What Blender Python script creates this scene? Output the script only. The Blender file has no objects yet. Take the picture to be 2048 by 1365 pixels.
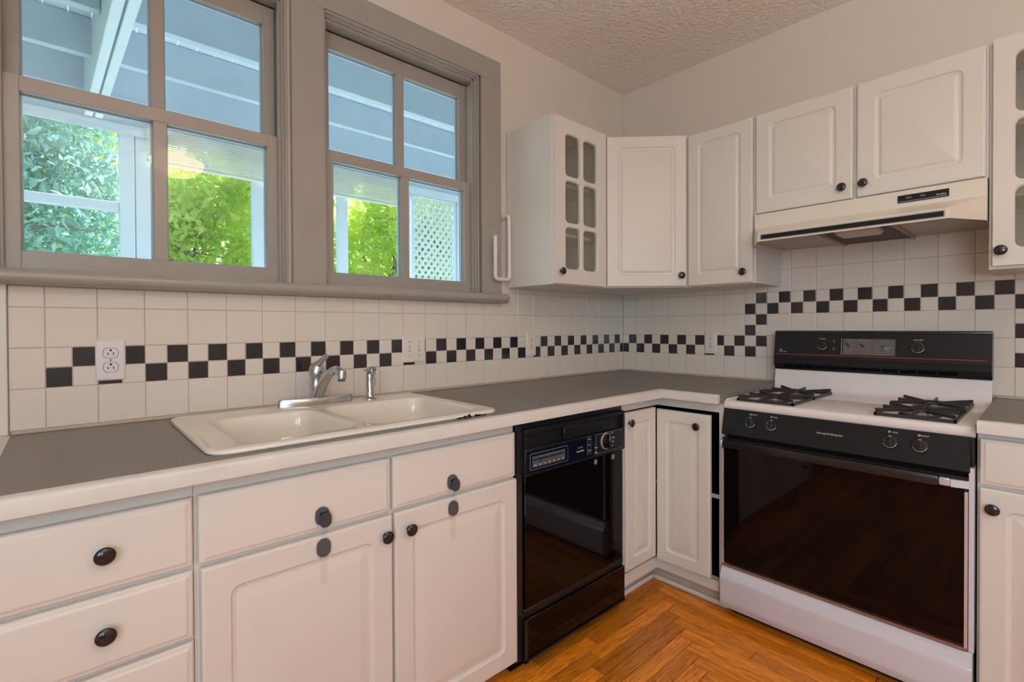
import bpy, bmesh, math, random
from mathutils import Matrix, Vector
import numpy as np
PI = math.pi
random.seed(7)
S = bpy.context.scene
C = S.collection

# ------------------------------------------------------------------ camera, sky, sun, lights, exposure
# every height below is written from the countertop; LIFT puts the floor at z = 0 at the end
LIFT = 0.91
cam_d = bpy.data.cameras.new('camera'); cam = bpy.data.objects.new('camera', cam_d); C.objects.link(cam)
yaw, pitch, roll = 0.83383, -0.00984, -0.00452
fw = Vector((math.cos(pitch)*math.cos(yaw), math.cos(pitch)*math.sin(yaw), math.sin(pitch)))
rt = fw.cross(Vector((0, 0, 1))).normalized(); up = rt.cross(fw)
r2 = math.cos(roll)*rt + math.sin(roll)*up; u2 = -math.sin(roll)*rt + math.cos(roll)*up
M = Matrix((r2, u2, -fw)).transposed().to_4x4(); M.translation = Vector((-2.6368, -1.8538, 0.2719))
cam.matrix_world = M
cam_d.sensor_width = 36; cam_d.lens = 989.33/2048*36; cam_d.shift_y = -19.06/2048; cam_d.clip_start = 0.02
S.camera = cam
vs = S.view_settings
vs.view_transform = 'Standard'; vs.look = 'None'; vs.gamma = 1; vs.use_curve_mapping = False
vs.exposure = 0.0
S.cycles.use_denoising = True
S.cycles.max_bounces = 10; S.cycles.diffuse_bounces = 5; S.cycles.glossy_bounces = 5
S.cycles.transmission_bounces = 6; S.cycles.transparent_max_bounces = 24
S.cycles.sample_clamp_indirect = 6; S.cycles.caustics_reflective = False; S.cycles.caustics_refractive = False

w = bpy.data.worlds.new('sky'); S.world = w; w.use_nodes = True
wn = w.node_tree.nodes; wl = w.node_tree.links
sky = wn.new('ShaderNodeTexSky'); sky.sky_type = 'NISHITA'; sky.sun_disc = False
sky.sun_elevation = math.radians(48); sky.sun_rotation = math.radians(30); sky.air_density = 1.2; sky.dust_density = 1.5
wl.new(sky.outputs[0], wn['Background'].inputs[0]); wn['Background'].inputs[1].default_value = 0.50

def light(kind, name, loc, energy, color, **k):
    d = bpy.data.lights.new(name, kind); d.energy = energy; d.color = color
    for a, v in k.items():
        if a != 'look': setattr(d, a, v)
    o = bpy.data.objects.new(name, d); C.objects.link(o); o.location = loc
    if 'look' in k:
        o.rotation_euler = Vector(k['look']).to_track_quat('-Z', 'Y').to_euler()
    return o
light('SUN', 'sun', (0, 12, 8), 17, (1.0, 0.95, 0.82), angle=0.02, look=(-0.25, -0.62, -0.75))
FAN = (-2.01, -2.34, 1.315)
ADDED_LAMP = (-3.06, -2.25, 1.36)   # added unseen lamp, lights the room clear of the pane reflections
light('POINT', 'added_room_lamp', ADDED_LAMP, 6, (1.0, 0.82, 0.66), shadow_soft_size=0.11)
light('SPOT', 'added_ceiling_uplight', (-2.2, -3.2, 0.93), 112, (1.0, 0.90, 0.81), shadow_soft_size=0.10, spot_size=2.6, spot_blend=0.6, look=(0.12, 0.2, 1))  # uplight added behind the camera to brighten the ceiling
# daylight that comes in by the kitchen's other two windows, behind the camera
light('AREA', 'daylight_rear_window', (-3.42, -3.86, 0.55), 18, (0.80, 0.90, 1.0), shape='RECTANGLE', size=0.86, size_y=1.3, look=(0, 1, -0.05))
light('AREA', 'daylight_side_window', (-4.06, -3.05, 0.55), 42, (0.70, 0.85, 1.0), shape='RECTANGLE', size=1.0, size_y=1.3, look=(1, 0, -0.05))

# ------------------------------------------------------------------ materials
MATS = {}
def mat(name, col, rough=0.5, metal=0.0, var=0.0, vscale=8.0, bump=0.0, bscale=60.0, spec=0.5, coat=0.0, stretch=None, col2=None, rvar=0.0, bdist=0.01):
    if name in MATS: return MATS[name]
    m = bpy.data.materials.new(name); m.use_nodes = True
    n, l = m.node_tree.nodes, m.node_tree.links
    b = n['Principled BSDF']
    b.inputs['Base Color'].default_value = (*col, 1); b.inputs['Roughness'].default_value = rough
    b.inputs['Metallic'].default_value = metal; b.inputs['Specular IOR Level'].default_value = spec
    b.inputs['Coat Weight'].default_value = coat
    if var or bump or rvar:
        tc = n.new('ShaderNodeTexCoord'); mp = n.new('ShaderNodeMapping'); l.new(tc.outputs['Object'], mp.inputs[0])
        if stretch: mp.inputs['Scale'].default_value = stretch
    if var or rvar:
        t = n.new('ShaderNodeTexNoise'); t.inputs['Scale'].default_value = vscale; t.inputs['Detail'].default_value = 5
        l.new(mp.outputs[0], t.inputs['Vector'])
    if var:
        cr = n.new('ShaderNodeValToRGB')
        c2 = col2 or tuple(max(0, c*(1-var)) for c in col)
        cr.color_ramp.elements[0].position = 0.3; cr.color_ramp.elements[0].color = (*c2, 1)
        cr.color_ramp.elements[1].position = 0.7; cr.color_ramp.elements[1].color = (*col, 1)
        l.new(t.outputs[0], cr.inputs[0]); l.new(cr.outputs[0], b.inputs['Base Color'])
    if rvar:
        mr = n.new('ShaderNodeMapRange'); mr.inputs[3].default_value = max(0.02, rough-rvar); mr.inputs[4].default_value = rough+rvar
        l.new(t.outputs[0], mr.inputs[0]); l.new(mr.outputs[0], b.inputs['Roughness'])
    if bump:
        t2 = n.new('ShaderNodeTexNoise'); t2.inputs['Scale'].default_value = bscale; t2.inputs['Detail'].default_value = 4
        l.new(mp.outputs[0], t2.inputs['Vector'])
        bp = n.new('ShaderNodeBump'); bp.inputs['Strength'].default_value = bump; bp.inputs['Distance'].default_value = bdist
        l.new(t2.outputs[0], bp.inputs['Height']); l.new(bp.outputs[0], b.inputs['Normal'])
    MATS[name] = m
    return m

wall_m = mat('wall_paint', (0.75, 0.68, 0.60), 0.55, var=0.03, vscale=2, bump=0.04, bscale=35)
trim_m = mat('taupe_trim_paint', (0.385, 0.36, 0.325), 0.32, coat=0.25, var=0.06, vscale=9, bump=0.10, bscale=28, rvar=0.08)
cab_m = mat('cabinet_thermofoil', (0.755, 0.73, 0.68), 0.34, var=0.02, vscale=3)
cabin_m = mat('cabinet_inside', (0.72, 0.65, 0.55), 0.5)
strip_m = mat('painted_wood_edge', (0.74, 0.72, 0.69), 0.35, var=0.08, vscale=14, bump=0.1, bscale=40)
ceil_m = mat('textured_ceiling', (0.92, 0.86, 0.80), 0.8, bump=1.0, bscale=55, bdist=0.014)
grout_m = mat('grout', (0.62, 0.50, 0.385), 0.8, var=0.15, vscale=12)
tile_m = mat('white_tile_glaze', (0.785, 0.725, 0.655), 0.10, var=0.02, vscale=3, spec=0.45)
dtile_m = mat('black_tile_glaze', (0.022, 0.024, 0.030), 0.10, spec=0.6)
lam_m = mat('grey_laminate', (0.275, 0.26, 0.238), 0.42, var=0.25, vscale=260, bump=0.05, bscale=200, col2=(0.17, 0.16, 0.148))
sink_m = mat('cream_enamel', (0.84, 0.78, 0.69), 0.14, coat=0.3)
chrome_m = mat('chrome', (0.58, 0.60, 0.63), 0.24, metal=1.0, rvar=0.06, vscale=20)
knob_m = mat('black_knob', (0.012, 0.012, 0.016), 0.16, coat=0.5)
ivory_m = mat('ivory_plastic', (0.80, 0.75, 0.71), 0.3)
lilac_m = mat('white_plastic', (0.80, 0.755, 0.78), 0.32)
enamel_m = mat('white_enamel', (0.67, 0.69, 0.76), 0.16, coat=0.3)
enwarm_m = mat('cooktop_enamel', (0.80, 0.77, 0.76), 0.14, coat=0.3)
hood_m = mat('almond_enamel', (0.78, 0.725, 0.63), 0.3)
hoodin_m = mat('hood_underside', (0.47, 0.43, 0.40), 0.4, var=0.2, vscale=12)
pblack_m = mat('satin_black_panel', (0.009, 0.010, 0.013), 0.33, spec=0.38, rvar=0.05, vscale=30, stretch=(40, 1, 1))
gblack_m = mat('black_glass', (0.004, 0.0025, 0.003), 0.04, spec=0.22)
black_m = mat('black_enamel', (0.016, 0.016, 0.018), 0.22)
iron_m = mat('grate_iron', (0.028, 0.026, 0.028), 0.38, bump=0.1, bscale=60)
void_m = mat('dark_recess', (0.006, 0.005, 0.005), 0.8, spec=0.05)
white_print = mat('white_print', (0.75, 0.75, 0.74), 0.5)
grey_print = mat('grey_print', (0.38, 0.40, 0.42), 0.5)
red_print = mat('red_print', (0.62, 0.06, 0.05), 0.45)
blue_m = mat('navy_panel', (0.004, 0.007, 0.018), 0.18)
blueline_m = mat('blue_line', (0.20, 0.32, 0.46), 0.4)
clock_m = mat('clock_window', (0.13, 0.125, 0.12), 0.25)
dgrey_m = mat('grey_plastic', (0.085, 0.095, 0.105), 0.45)
dial_m = mat('sticker_grey', (0.24, 0.23, 0.23), 0.5)
copper_m = mat('bronze_edge', (0.42, 0.27, 0.20), 0.35, metal=0.7)
mesh_m = mat('filter_mesh', (0.20, 0.18, 0.17), 0.45, metal=0.6, var=0.6, vscale=420, bump=1.0, bscale=420)
lens_m = mat('lamp_lens', (0.55, 0.53, 0.50), 0.35)
brass_m = mat('burner_aluminium', (0.52, 0.46, 0.36), 0.35, metal=0.8, var=0.3, vscale=40)
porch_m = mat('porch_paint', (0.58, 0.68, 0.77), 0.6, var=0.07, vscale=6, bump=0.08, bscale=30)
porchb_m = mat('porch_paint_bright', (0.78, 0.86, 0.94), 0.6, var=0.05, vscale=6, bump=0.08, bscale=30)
cond_m = mat('conduit_metal', (0.33, 0.40, 0.45), 0.5)
blind_m = mat('bamboo_blind', (0.78, 0.78, 0.68), 0.7, var=0.1, vscale=9)
bark_m = mat('bark', (0.34, 0.29, 0.26), 0.9, var=0.4, vscale=12, bump=0.5, bscale=25)
lawn_m = mat('lawn', (0.10, 0.20, 0.04), 0.9, var=0.4, vscale=3)
kick_m = mat('kick_board', (0.58, 0.52, 0.45), 0.5, var=0.2, vscale=9)
shade_shelf_m = mat('shelf_painted_shade', (0.03, 0.027, 0.024), 0.8, spec=0.1)  # shelf colour darkened to stand in for shade inside the corner cabinet
rust_m = mat('rust_chip', (0.32, 0.12, 0.04), 0.7, var=0.5, vscale=90)

def glass_mat(name, tint=(1, 1, 1), base=0.05, rough=0.0, haze=0.0, ior=1.5):
    m = bpy.data.materials.new(name); m.use_nodes = True
    n, l = m.node_tree.nodes, m.node_tree.links; n.clear()
    o = n.new('ShaderNodeOutputMaterial'); tr = n.new('ShaderNodeBsdfTransparent'); gl = n.new('ShaderNodeBsdfGlossy')
    tr.inputs[0].default_value = (*tint, 1); gl.inputs['Roughness'].default_value = rough
    fr = n.new('ShaderNodeFresnel'); gm = n.new('ShaderNodeNewGeometry'); ir = n.new('ShaderNodeMapRange')
    ir.inputs[3].default_value = ior; ir.inputs[4].default_value = 1/ior; l.new(gm.outputs['Backfacing'], ir.inputs[0]); l.new(ir.outputs[0], fr.inputs[0])
    mx = n.new('ShaderNodeMixShader'); l.new(fr.outputs[0], mx.inputs[0]); l.new(tr.outputs[0], mx.inputs[1]); l.new(gl.outputs[0], mx.inputs[2])
    last = mx
    if haze:
        df = n.new('ShaderNodeBsdfDiffuse'); df.inputs[0].default_value = (0.62, 0.58, 0.5, 1)
        m2 = n.new('ShaderNodeMixShader'); m2.inputs[0].default_value = haze
        l.new(mx.outputs[0], m2.inputs[1]); l.new(df.outputs[0], m2.inputs[2]); last = m2
    l.new(last.outputs[0], o.inputs[0])
    MATS[name] = m
    return m
winglass_m = glass_mat('window_glass', (0.93, 0.98, 1.0))
cabglass_m = glass_mat('cabinet_glass', (0.88, 0.88, 0.84), rough=0.05, haze=0.10)
strap_m = glass_mat('clear_strap', (0.99, 0.985, 0.98), rough=0.2, haze=0.02, ior=1.12)

def emit_mat(name, col, s):
    m = bpy.data.materials.new(name); m.use_nodes = True
    b = m.node_tree.nodes['Principled BSDF']; b.inputs['Base Color'].default_value = (*col, 1)
    b.inputs['Emission Color'].default_value = (*col, 1); b.inputs['Emission Strength'].default_value = s
    return m
bowl_m = emit_mat('opal_bowl', (1.0, 0.62, 0.42), 9.0)

def leaf_mat(name, c1, c2, trans):
    m = bpy.data.materials.new(name); m.use_nodes = True
    n, l = m.node_tree.nodes, m.node_tree.links; n.clear()
    o = n.new('ShaderNodeOutputMaterial'); tc = n.new('ShaderNodeTexCoord')
    t = n.new('ShaderNodeTexNoise'); t.inputs['Scale'].default_value = 2.2; t.inputs['Detail'].default_value = 6
    l.new(tc.outputs['Object'], t.inputs['Vector'])
    cr = n.new('ShaderNodeValToRGB'); cr.color_ramp.elements[0].position = 0.35; cr.color_ramp.elements[1].position = 0.65
    cr.color_ramp.elements[0].color = (*c1, 1); cr.color_ramp.elements[1].color = (*c2, 1); l.new(t.outputs[0], cr.inputs[0])
    df = n.new('ShaderNodeBsdfDiffuse'); tl = n.new('ShaderNodeBsdfTranslucent'); gl = n.new('ShaderNodeBsdfGlossy'); gl.inputs['Roughness'].default_value = 0.35
    l.new(cr.outputs[0], df.inputs[0]); l.new(cr.outputs[0], tl.inputs[0])
    mx = n.new('ShaderNodeMixShader'); mx.inputs[0].default_value = trans; l.new(df.outputs[0], mx.inputs[1]); l.new(tl.outputs[0], mx.inputs[2])
    m2 = n.new('ShaderNodeMixShader'); m2.inputs[0].default_value = 0.06; l.new(mx.outputs[0], m2.inputs[1]); l.new(gl.outputs[0], m2.inputs[2])
    l.new(m2.outputs[0], o.inputs[0])
    return m
leafy_m = leaf_mat('sunlit_leaf', (0.50, 0.74, 0.20), (0.95, 0.99, 0.26), 0.72)  # sunlight is put into this leaf colour
leafb_m = leaf_mat('shaded_leaf', (0.22, 0.50, 0.42), (0.38, 0.68, 0.54), 0.45)  # cool shade is put into this leaf colour

def wood_mat():
    m = bpy.data.materials.new('oak_plank'); m.use_nodes = True
    n, l = m.node_tree.nodes, m.node_tree.links; b = n['Principled BSDF']
    tc = n.new('ShaderNodeTexCoord'); oi = n.new('ShaderNodeObjectInfo')
    mul = n.new('ShaderNodeVectorMath'); mul.operation = 'SCALE'; mul.inputs[0].default_value = (7.3, 3.1, 5.7); l.new(oi.outputs['Random'], mul.inputs['Scale'])
    ad = n.new('ShaderNodeVectorMath'); l.new(tc.outputs['Object'], ad.inputs[0]); l.new(mul.outputs[0], ad.inputs[1])
    mp = n.new('ShaderNodeMapping'); mp.inputs['Scale'].default_value = (3.6, 42, 12); l.new(ad.outputs[0], mp.inputs[0])
    t = n.new('ShaderNodeTexNoise'); t.inputs['Scale'].default_value = 2.4; t.inputs['Detail'].default_value = 8; t.inputs['Distortion'].default_value = 1.6
    l.new(mp.outputs[0], t.inputs['Vector'])
    cr = n.new('ShaderNodeValToRGB'); e = cr.color_ramp.elements
    e[0].position = 0.34; e[0].color = (0.52, 0.140, 0.008, 1); e[1].position = 0.62; e[1].color = (0.93, 0.33, 0.022, 1)
    l.new(t.outputs[0], cr.inputs[0])
    hsv = n.new('ShaderNodeHueSaturation'); mr = n.new('ShaderNodeMapRange'); mr.inputs[3].default_value = 0.68; mr.inputs[4].default_value = 1.22
    l.new(oi.outputs['Random'], mr.inputs[0]); l.new(mr.outputs[0], hsv.inputs['Value']); l.new(cr.outputs[0], hsv.inputs['Color'])
    l.new(hsv.outputs[0], b.inputs['Base Color'])
    b.inputs['Roughness'].default_value = 0.36; b.inputs['Coat Weight'].default_value = 0.08; b.inputs['Coat Roughness'].default_value = 0.2
    bp = n.new('ShaderNodeBump'); bp.inputs['Strength'].default_value = 0.12; bp.inputs['Distance'].default_value = 0.003
    l.new(t.outputs[0], bp.inputs['Height']); l.new(bp.outputs[0], b.inputs['Normal'])
    return m
oak_m = wood_mat()

# ------------------------------------------------------------------ helpers
def B(): return bmesh.new()
def link(name, data, parent=None, loc=None, rot=None):
    o = bpy.data.objects.new(name, data); C.objects.link(o)
    if parent:
        o.parent = parent
        if parent.type == 'EMPTY' and parent.parent is None and 'base' in parent: o.location = (0, 0, -parent['base'])
    if loc is not None: o.location = Vector(o.location) + Vector(loc)
    if rot is not None: o.rotation_euler = rot
    return o
def finish(bm, m, smooth=True, ang=40):
    me = bpy.data.meshes.new('shape'); bmesh.ops.recalc_face_normals(bm, faces=bm.faces[:]); bm.to_mesh(me); bm.free()
    if smooth:
        me.shade_smooth(); me.set_sharp_from_angle(angle=math.radians(ang))
    me.materials.append(m)
    return me
def obj(name, bm, m, parent=None, loc=None, rot=None, smooth=True, label=None, kind=None):
    o = link(name, finish(bm, m, smooth, 9 if name in ('door', 'drawer', 'false_front') else 40), parent, loc, rot)
    if label: o['label'] = label
    if kind: o['kind'] = kind
    return o
def thing(name, label, cat, loc=(0, 0, 0), rz=0, group=None, base=None, kind=None):
    """Empty at the thing's base; its children are written in counter heights (see link)."""
    o = bpy.data.objects.new(name, None); C.objects.link(o); o.empty_display_size = 0.05
    o.location = loc; o.rotation_euler = (0, 0, rz); o['base'] = float(loc[2])
    if label: o['label'] = label
    if cat: o['category'] = cat
    if group: o['group'] = group
    if kind: o['kind'] = kind
    return o
def bx(bm, x0, x1, y0, y1, z0, z1, bev=0.0, seg=1):
    if x0 > x1: x0, x1 = x1, x0
    if y0 > y1: y0, y1 = y1, y0
    if z0 > z1: z0, z1 = z1, z0
    v = [bm.verts.new(p) for p in ((x0, y0, z0), (x1, y0, z0), (x1, y1, z0), (x0, y1, z0), (x0, y0, z1), (x1, y0, z1), (x1, y1, z1), (x0, y1, z1))]
    f = [bm.faces.new([v[i] for i in q]) for q in ((0, 3, 2, 1), (4, 5, 6, 7), (0, 1, 5, 4), (1, 2, 6, 5), (2, 3, 7, 6), (3, 0, 4, 7))]
    if bev:
        es = list({e for q in f for e in q.edges})
        bmesh.ops.bevel(bm, geom=es, offset=bev, segments=seg, profile=0.5, affect='EDGES', clamp_overlap=True)
    return bm
def prism(bm, pts, axis, a, b, bev=0.0):
    """polygon pts extruded along an axis; pts are the other two coordinates in x,y,z order."""
    def P(p, t):
        return {'x': (t, p[0], p[1]), 'y': (p[0], t, p[1]), 'z': (p[0], p[1], t)}[axis]
    A = [bm.verts.new(P(p, a)) for p in pts]; Bv = [bm.verts.new(P(p, b)) for p in pts]
    fs = [bm.faces.new(A), bm.faces.new(Bv[::-1])]
    n = len(pts)
    for i in range(n): fs.append(bm.faces.new([A[i], A[(i+1) % n], Bv[(i+1) % n], Bv[i]]))
    if bev:
        es = list({e for q in fs for e in q.edges})
        bmesh.ops.bevel(bm, geom=es, offset=bev, segments=2, profile=0.5, affect='EDGES', clamp_overlap=True)
    return bm
def lathe(bm, prof, o=(0, 0, 0), d=(0, 0, 1), n=24, cap=True):
    d = Vector(d).normalized(); a = d.orthogonal().normalized(); b = d.cross(a); o = Vector(o); rings = []
    for r, h in prof:
        if r < 1e-6: rings.append([bm.verts.new(o+d*h)])
        else: rings.append([bm.verts.new(o+d*h+a*r*math.cos(2*PI*i/n)+b*r*math.sin(2*PI*i/n)) for i in range(n)])
    for p, q in zip(rings, rings[1:]):
        for i in range(n):
            j = (i+1) % n
            if len(p) == 1 and len(q) == 1: continue
            if len(p) == 1: bm.faces.new([p[0], q[j], q[i]])
            elif len(q) == 1: bm.faces.new([p[i], p[j], q[0]])
            else: bm.faces.new([p[i], p[j], q[j], q[i]])
    if cap:
        for r in (rings[0], rings[-1]):
            if len(r) > 1: bm.faces.new(r)
    return bm
def tube(bm, pts, r, n=10, cap=True):
    pts = [Vector(p) for p in pts]; rr = r if isinstance(r, (list, tuple)) else [r]*len(pts); rings = []
    t0 = (pts[1]-pts[0]).normalized(); a = t0.orthogonal().normalized()
    for i, p in enumerate(pts):
        t = ((pts[min(i+1, len(pts)-1)]-pts[i]).normalized() + (pts[i]-pts[max(i-1, 0)]).normalized())
        t = t.normalized() if t.length > 1e-6 else t0
        a = (a - t*a.dot(t)).normalized(); b = t.cross(a)
        rings.append([bm.verts.new(p+(a*math.cos(2*PI*k/n)+b*math.sin(2*PI*k/n))*rr[i]) for k in range(n)])
    for p, q in zip(rings, rings[1:]):
        for k in range(n): bm.faces.new([p[k], p[(k+1) % n], q[(k+1) % n], q[k]])
    if cap: bm.faces.new(rings[0]); bm.faces.new(rings[-1])
    return bm
def arc(c, r, a0, a1, n, plane='xz'):
    out = []
    for i in range(n+1):
        a = a0+(a1-a0)*i/n; x = c[0]+r*math.cos(a); y = c[1]+r*math.sin(a); out.append((x, y))
    return out
def rrect(x0, x1, z0, z1, r, k=4):
    r = max(1e-4, min(r, (x1-x0)/2-1e-4, (z1-z0)/2-1e-4)); pts = []
    for cx, cz, a in ((x1-r, z1-r, 0), (x0+r, z1-r, PI/2), (x0+r, z0+r, PI), (x1-r, z0+r, 1.5*PI)):
        for i in range(k+1):
            t = a+PI/2*i/k; pts.append((cx+r*math.cos(t), cz+r*math.sin(t)))
    return pts
def nested(bm, x0, x1, z0, z1, specs, plane='y', k=4, capends=True):
    """concentric rounded rectangles (inset, level, radius) joined from the back edge to the centre."""
    def P(p, l): return (p[0], l, p[1]) if plane == 'y' else (p[0], p[1], l)
    rings = []
    for s in specs:
        i, lv, r = (s+(0.0006,))[:3] if len(s) == 2 else s
        rings.append([bm.verts.new(P(p, lv)) for p in rrect(x0+i, x1-i, z0+i, z1-i, r, k)])
    n = len(rings[0])
    for p, q in zip(rings, rings[1:]):
        for j in range(n): bm.faces.new([p[j], p[(j+1) % n], q[(j+1) % n], q[j]])
    if capends: bm.faces.new(rings[0][::-1]); bm.faces.new(rings[-1])
    return rings
def text(s, size, m, parent, loc, name='lettering', rot=(PI/2, 0, 0), align='CENTER', shear=0, ext=0.0002, sx=1.0, rz=0):
    d = bpy.data.curves.new('lettering', 'FONT'); d.body = s; d.size = size; d.align_x = align; d.align_y = 'CENTER'; d.extrude = ext; d.shear = shear; d.resolution_u = 2
    d.materials.append(m)
    o = link(name, d, parent, loc, rot); o.scale = (sx, 1, 1)
    return o

_knob = {}
def knob(parent, x, z, y=-0.02, r=0.0165, label=None):
    if r not in _knob:
        bm = B(); lathe(bm, [(r*0.50, 0), (r*0.46, 0.0015), (r*0.33, 0.004), (r*0.33, 0.0125), (r*0.84, 0.0150), (r*0.99, 0.0172), (r*1.02, 0.0188), (r*0.97, 0.0205), (r*0.78, 0.0226), (r*0.45, 0.0242), (0, 0.0248)], (0, 0, 0), (0, -1, 0), 20)
        _knob[r] = finish(bm, knob_m)
    o = link('knob', _knob[r], parent, (x, y, z)); return o
def rp_door(parent, x0, x1, z0, z1, kx=None, kz=None, yb=-0.0005, fr=0.055, name='door', th=0.020, label=None, rw=0.036):
    bm = B(); t = -th
    nested(bm, x0, x1, z0, z1, [(0, yb), (0, yb+t+0.005, 0.002), (0.002, yb+t+0.0015, 0.003), (0.006, yb+t, 0.004),
        (fr, yb+t, 0.022), (fr+0.005, yb+t+0.005, 0.020), (fr+0.012, yb+t+0.0065, 0.014), (fr+0.010+rw*0.28, yb+t+0.0055, 0.006), (fr+rw, yb+t+0.0015, 0.003), (fr+rw+0.003, yb+t+0.001, 0.002)])
    d = obj(name, bm, cab_m, parent, label=label)
    if kx is not None: knob(d, kx, kz, yb+t+0.0005)
    return d
def slab_front(parent, x0, x1, z0, z1, kx=None, kz=None, yb=-0.0005, name='drawer'):
    bm = B(); t = yb-0.020
    nested(bm, x0, x1, z0, z1, [(0, yb), (0, t+0.007, 0.002), (0.0025, t+0.0042, 0.003), (0.009, t+0.0026, 0.003), (0.012, t+0.0006, 0.003), (0.015, t, 0.003)])
    d = obj(name, bm, cab_m, parent)
    if kx is not None: knob(d, kx, kz, t+0.0005)
    return d
def glass_door(parent, x0, x1, z0, z1, cols=2, rows=3, kx=None, kz=None, st=0.062, mw=0.016, sz=None):
    bm = B(); yf, yb = -0.0205, -0.0005; sz = sz or st
    W = (x1-x0-2*st-(cols-1)*mw)/cols; H = (z1-z0-2*sz-(rows-1)*mw)/rows; holes = []
    for i in range(cols):
        for j in range(rows):
            hx0 = x0+st+i*(W+mw); hz0 = z0+sz+j*(H+mw); holes.append((hx0, hx0+W, hz0, hz0+H))
            cx0 = x0 if i == 0 else hx0-mw/2; cx1 = x1 if i == cols-1 else hx0+W+mw/2
            cz0 = z0 if j == 0 else hz0-mw/2; cz1 = z1 if j == rows-1 else hz0+H+mw/2
            for lev, fl in ((yf, 1), (yb, 0)):
                ins = -0.004 if fl else 0.0
                P = [bm.verts.new((p[0], lev, p[1])) for p in rrect(hx0+ins, hx0+W-ins, hz0+ins, hz0+H-ins, 0.022, 4)]
                Q = [bm.verts.new((a, lev, b)) for a, b in ((cx1, cz1), (cx0, cz1), (cx0, cz0), (cx1, cz0))]
                for c in range(4):
                    for t in range(4): bm.faces.new([P[c*5+t], P[c*5+t+1], Q[c]])
                    bm.faces.new([P[c*5+4], P[(c*5+5) % 20], Q[(c+1) % 4], Q[c]])
                if fl: F = P
                else:
                    Mi = [bm.verts.new((p[0], yf+0.005, p[1])) for p in rrect(hx0, hx0+W, hz0, hz0+H, 0.022, 4)]
                    for t in range(20):
                        u = (t+1) % 20
                        bm.faces.new([F[t], F[u], Mi[u], Mi[t]]); bm.faces.new([Mi[t], Mi[u], P[u], P[t]])
    c = [[bm.verts.new((a, y, b)) for a, b in ((x0, z0), (x1, z0), (x1, z1), (x0, z1))] for y in (yf, yb)]
    for t in range(4): bm.faces.new([c[0][t], c[0][(t+1) % 4], c[1][(t+1) % 4], c[1][t]])
    bmesh.ops.remove_doubles(bm, verts=bm.verts[:], dist=1e-5)
    d = obj('door', bm, cab_m, parent, label='glazed door with six rounded panes')
    for h in holes:
        b2 = B(); bx(b2, h[0]-0.004, h[1]+0.004, yb-0.005, yb-0.002, h[2]-0.004, h[3]+0.004); obj('pane', b2, cabglass_m, d, smooth=False)
    if kx is not None: knob(d, kx, kz, yf)
    return d
def carcass(parent, w, d, z0, z1, top=True, front=None, name='body', m=None, th=0.016, back=True, bottom_up=0.0):
    """open box of panels behind the face plane y=0; front lists face frame boards (x0,x1,z0,z1)."""
    bm = B()
    bx(bm, 0, th, 0.02, d, z0, z1); bx(bm, w-th, w, 0.02, d, z0, z1)
    bx(bm, th, w-th, 0.02, d, z0+bottom_up, z0+bottom_up+th)
    if top: bx(bm, th, w-th, 0.02, d, z1-th, z1)
    if back: bx(bm, th, w-th, d-0.006, d, z0+bottom_up+th, z1-(th if top else 0))
    for a, b, c, e in (front or []): bx(bm, a, b, 0.0, 0.02, c, e)
    return obj(name, bm, m or cab_m, parent, smooth=False)

# ------------------------------------------------------------------ room shell
CZ = 1.735          # ceiling
XL, YR = -4.0, -3.8 # far walls behind the camera
# window wall, with its two sash openings
W1 = (-2.765, -2.045); W2 = (-1.905, -1.175); WZ = (0.425, 1.465)
bm = B()
y0, y1 = 0.005, 0.14
bx(bm, XL, 0.14, y0, y1, -0.91, WZ[0]); bx(bm, XL, 0.14, y0, y1, WZ[1], CZ)
for a, b in ((XL, W1[0]), (W1[1], W2[0]), (W2[1], 0.14)): bx(bm, a, b, y0, y1, WZ[0], WZ[1])
wall_a = obj('wall_left', bm, wall_m, smooth=False, kind='structure')
bm = B(); bx(bm, 0.005, 0.14, YR, 0.0045, -0.91, CZ)
wall_b = obj('wall_right', bm, wall_m, smooth=False, kind='structure')
def wall_hole(name, axis, p, a0, a1, h0, h1, z0, z1):
    bm = B(); q = p-0.12 if p < 0 else p+0.12
    def g(s0, s1, c0, c1):
        if axis == 'x': bx(bm, p, q, s0, s1, c0, c1)
        else: bx(bm, s0, s1, p, q, c0, c1)
    g(a0, h0, -0.91, CZ); g(h1, a1, -0.91, CZ); g(h0, h1, -0.91, z0); g(h0, h1, z1, CZ)
    return obj(name, bm, wall_m, smooth=False, kind='structure')
wall_hole('wall_rear', 'y', YR, XL, 0.005, -3.86, -2.98, -0.1, 1.2)
wall_hole('wall_side', 'x', XL, YR, 0.005, -3.6, -2.5, -0.1, 1.2)
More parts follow.
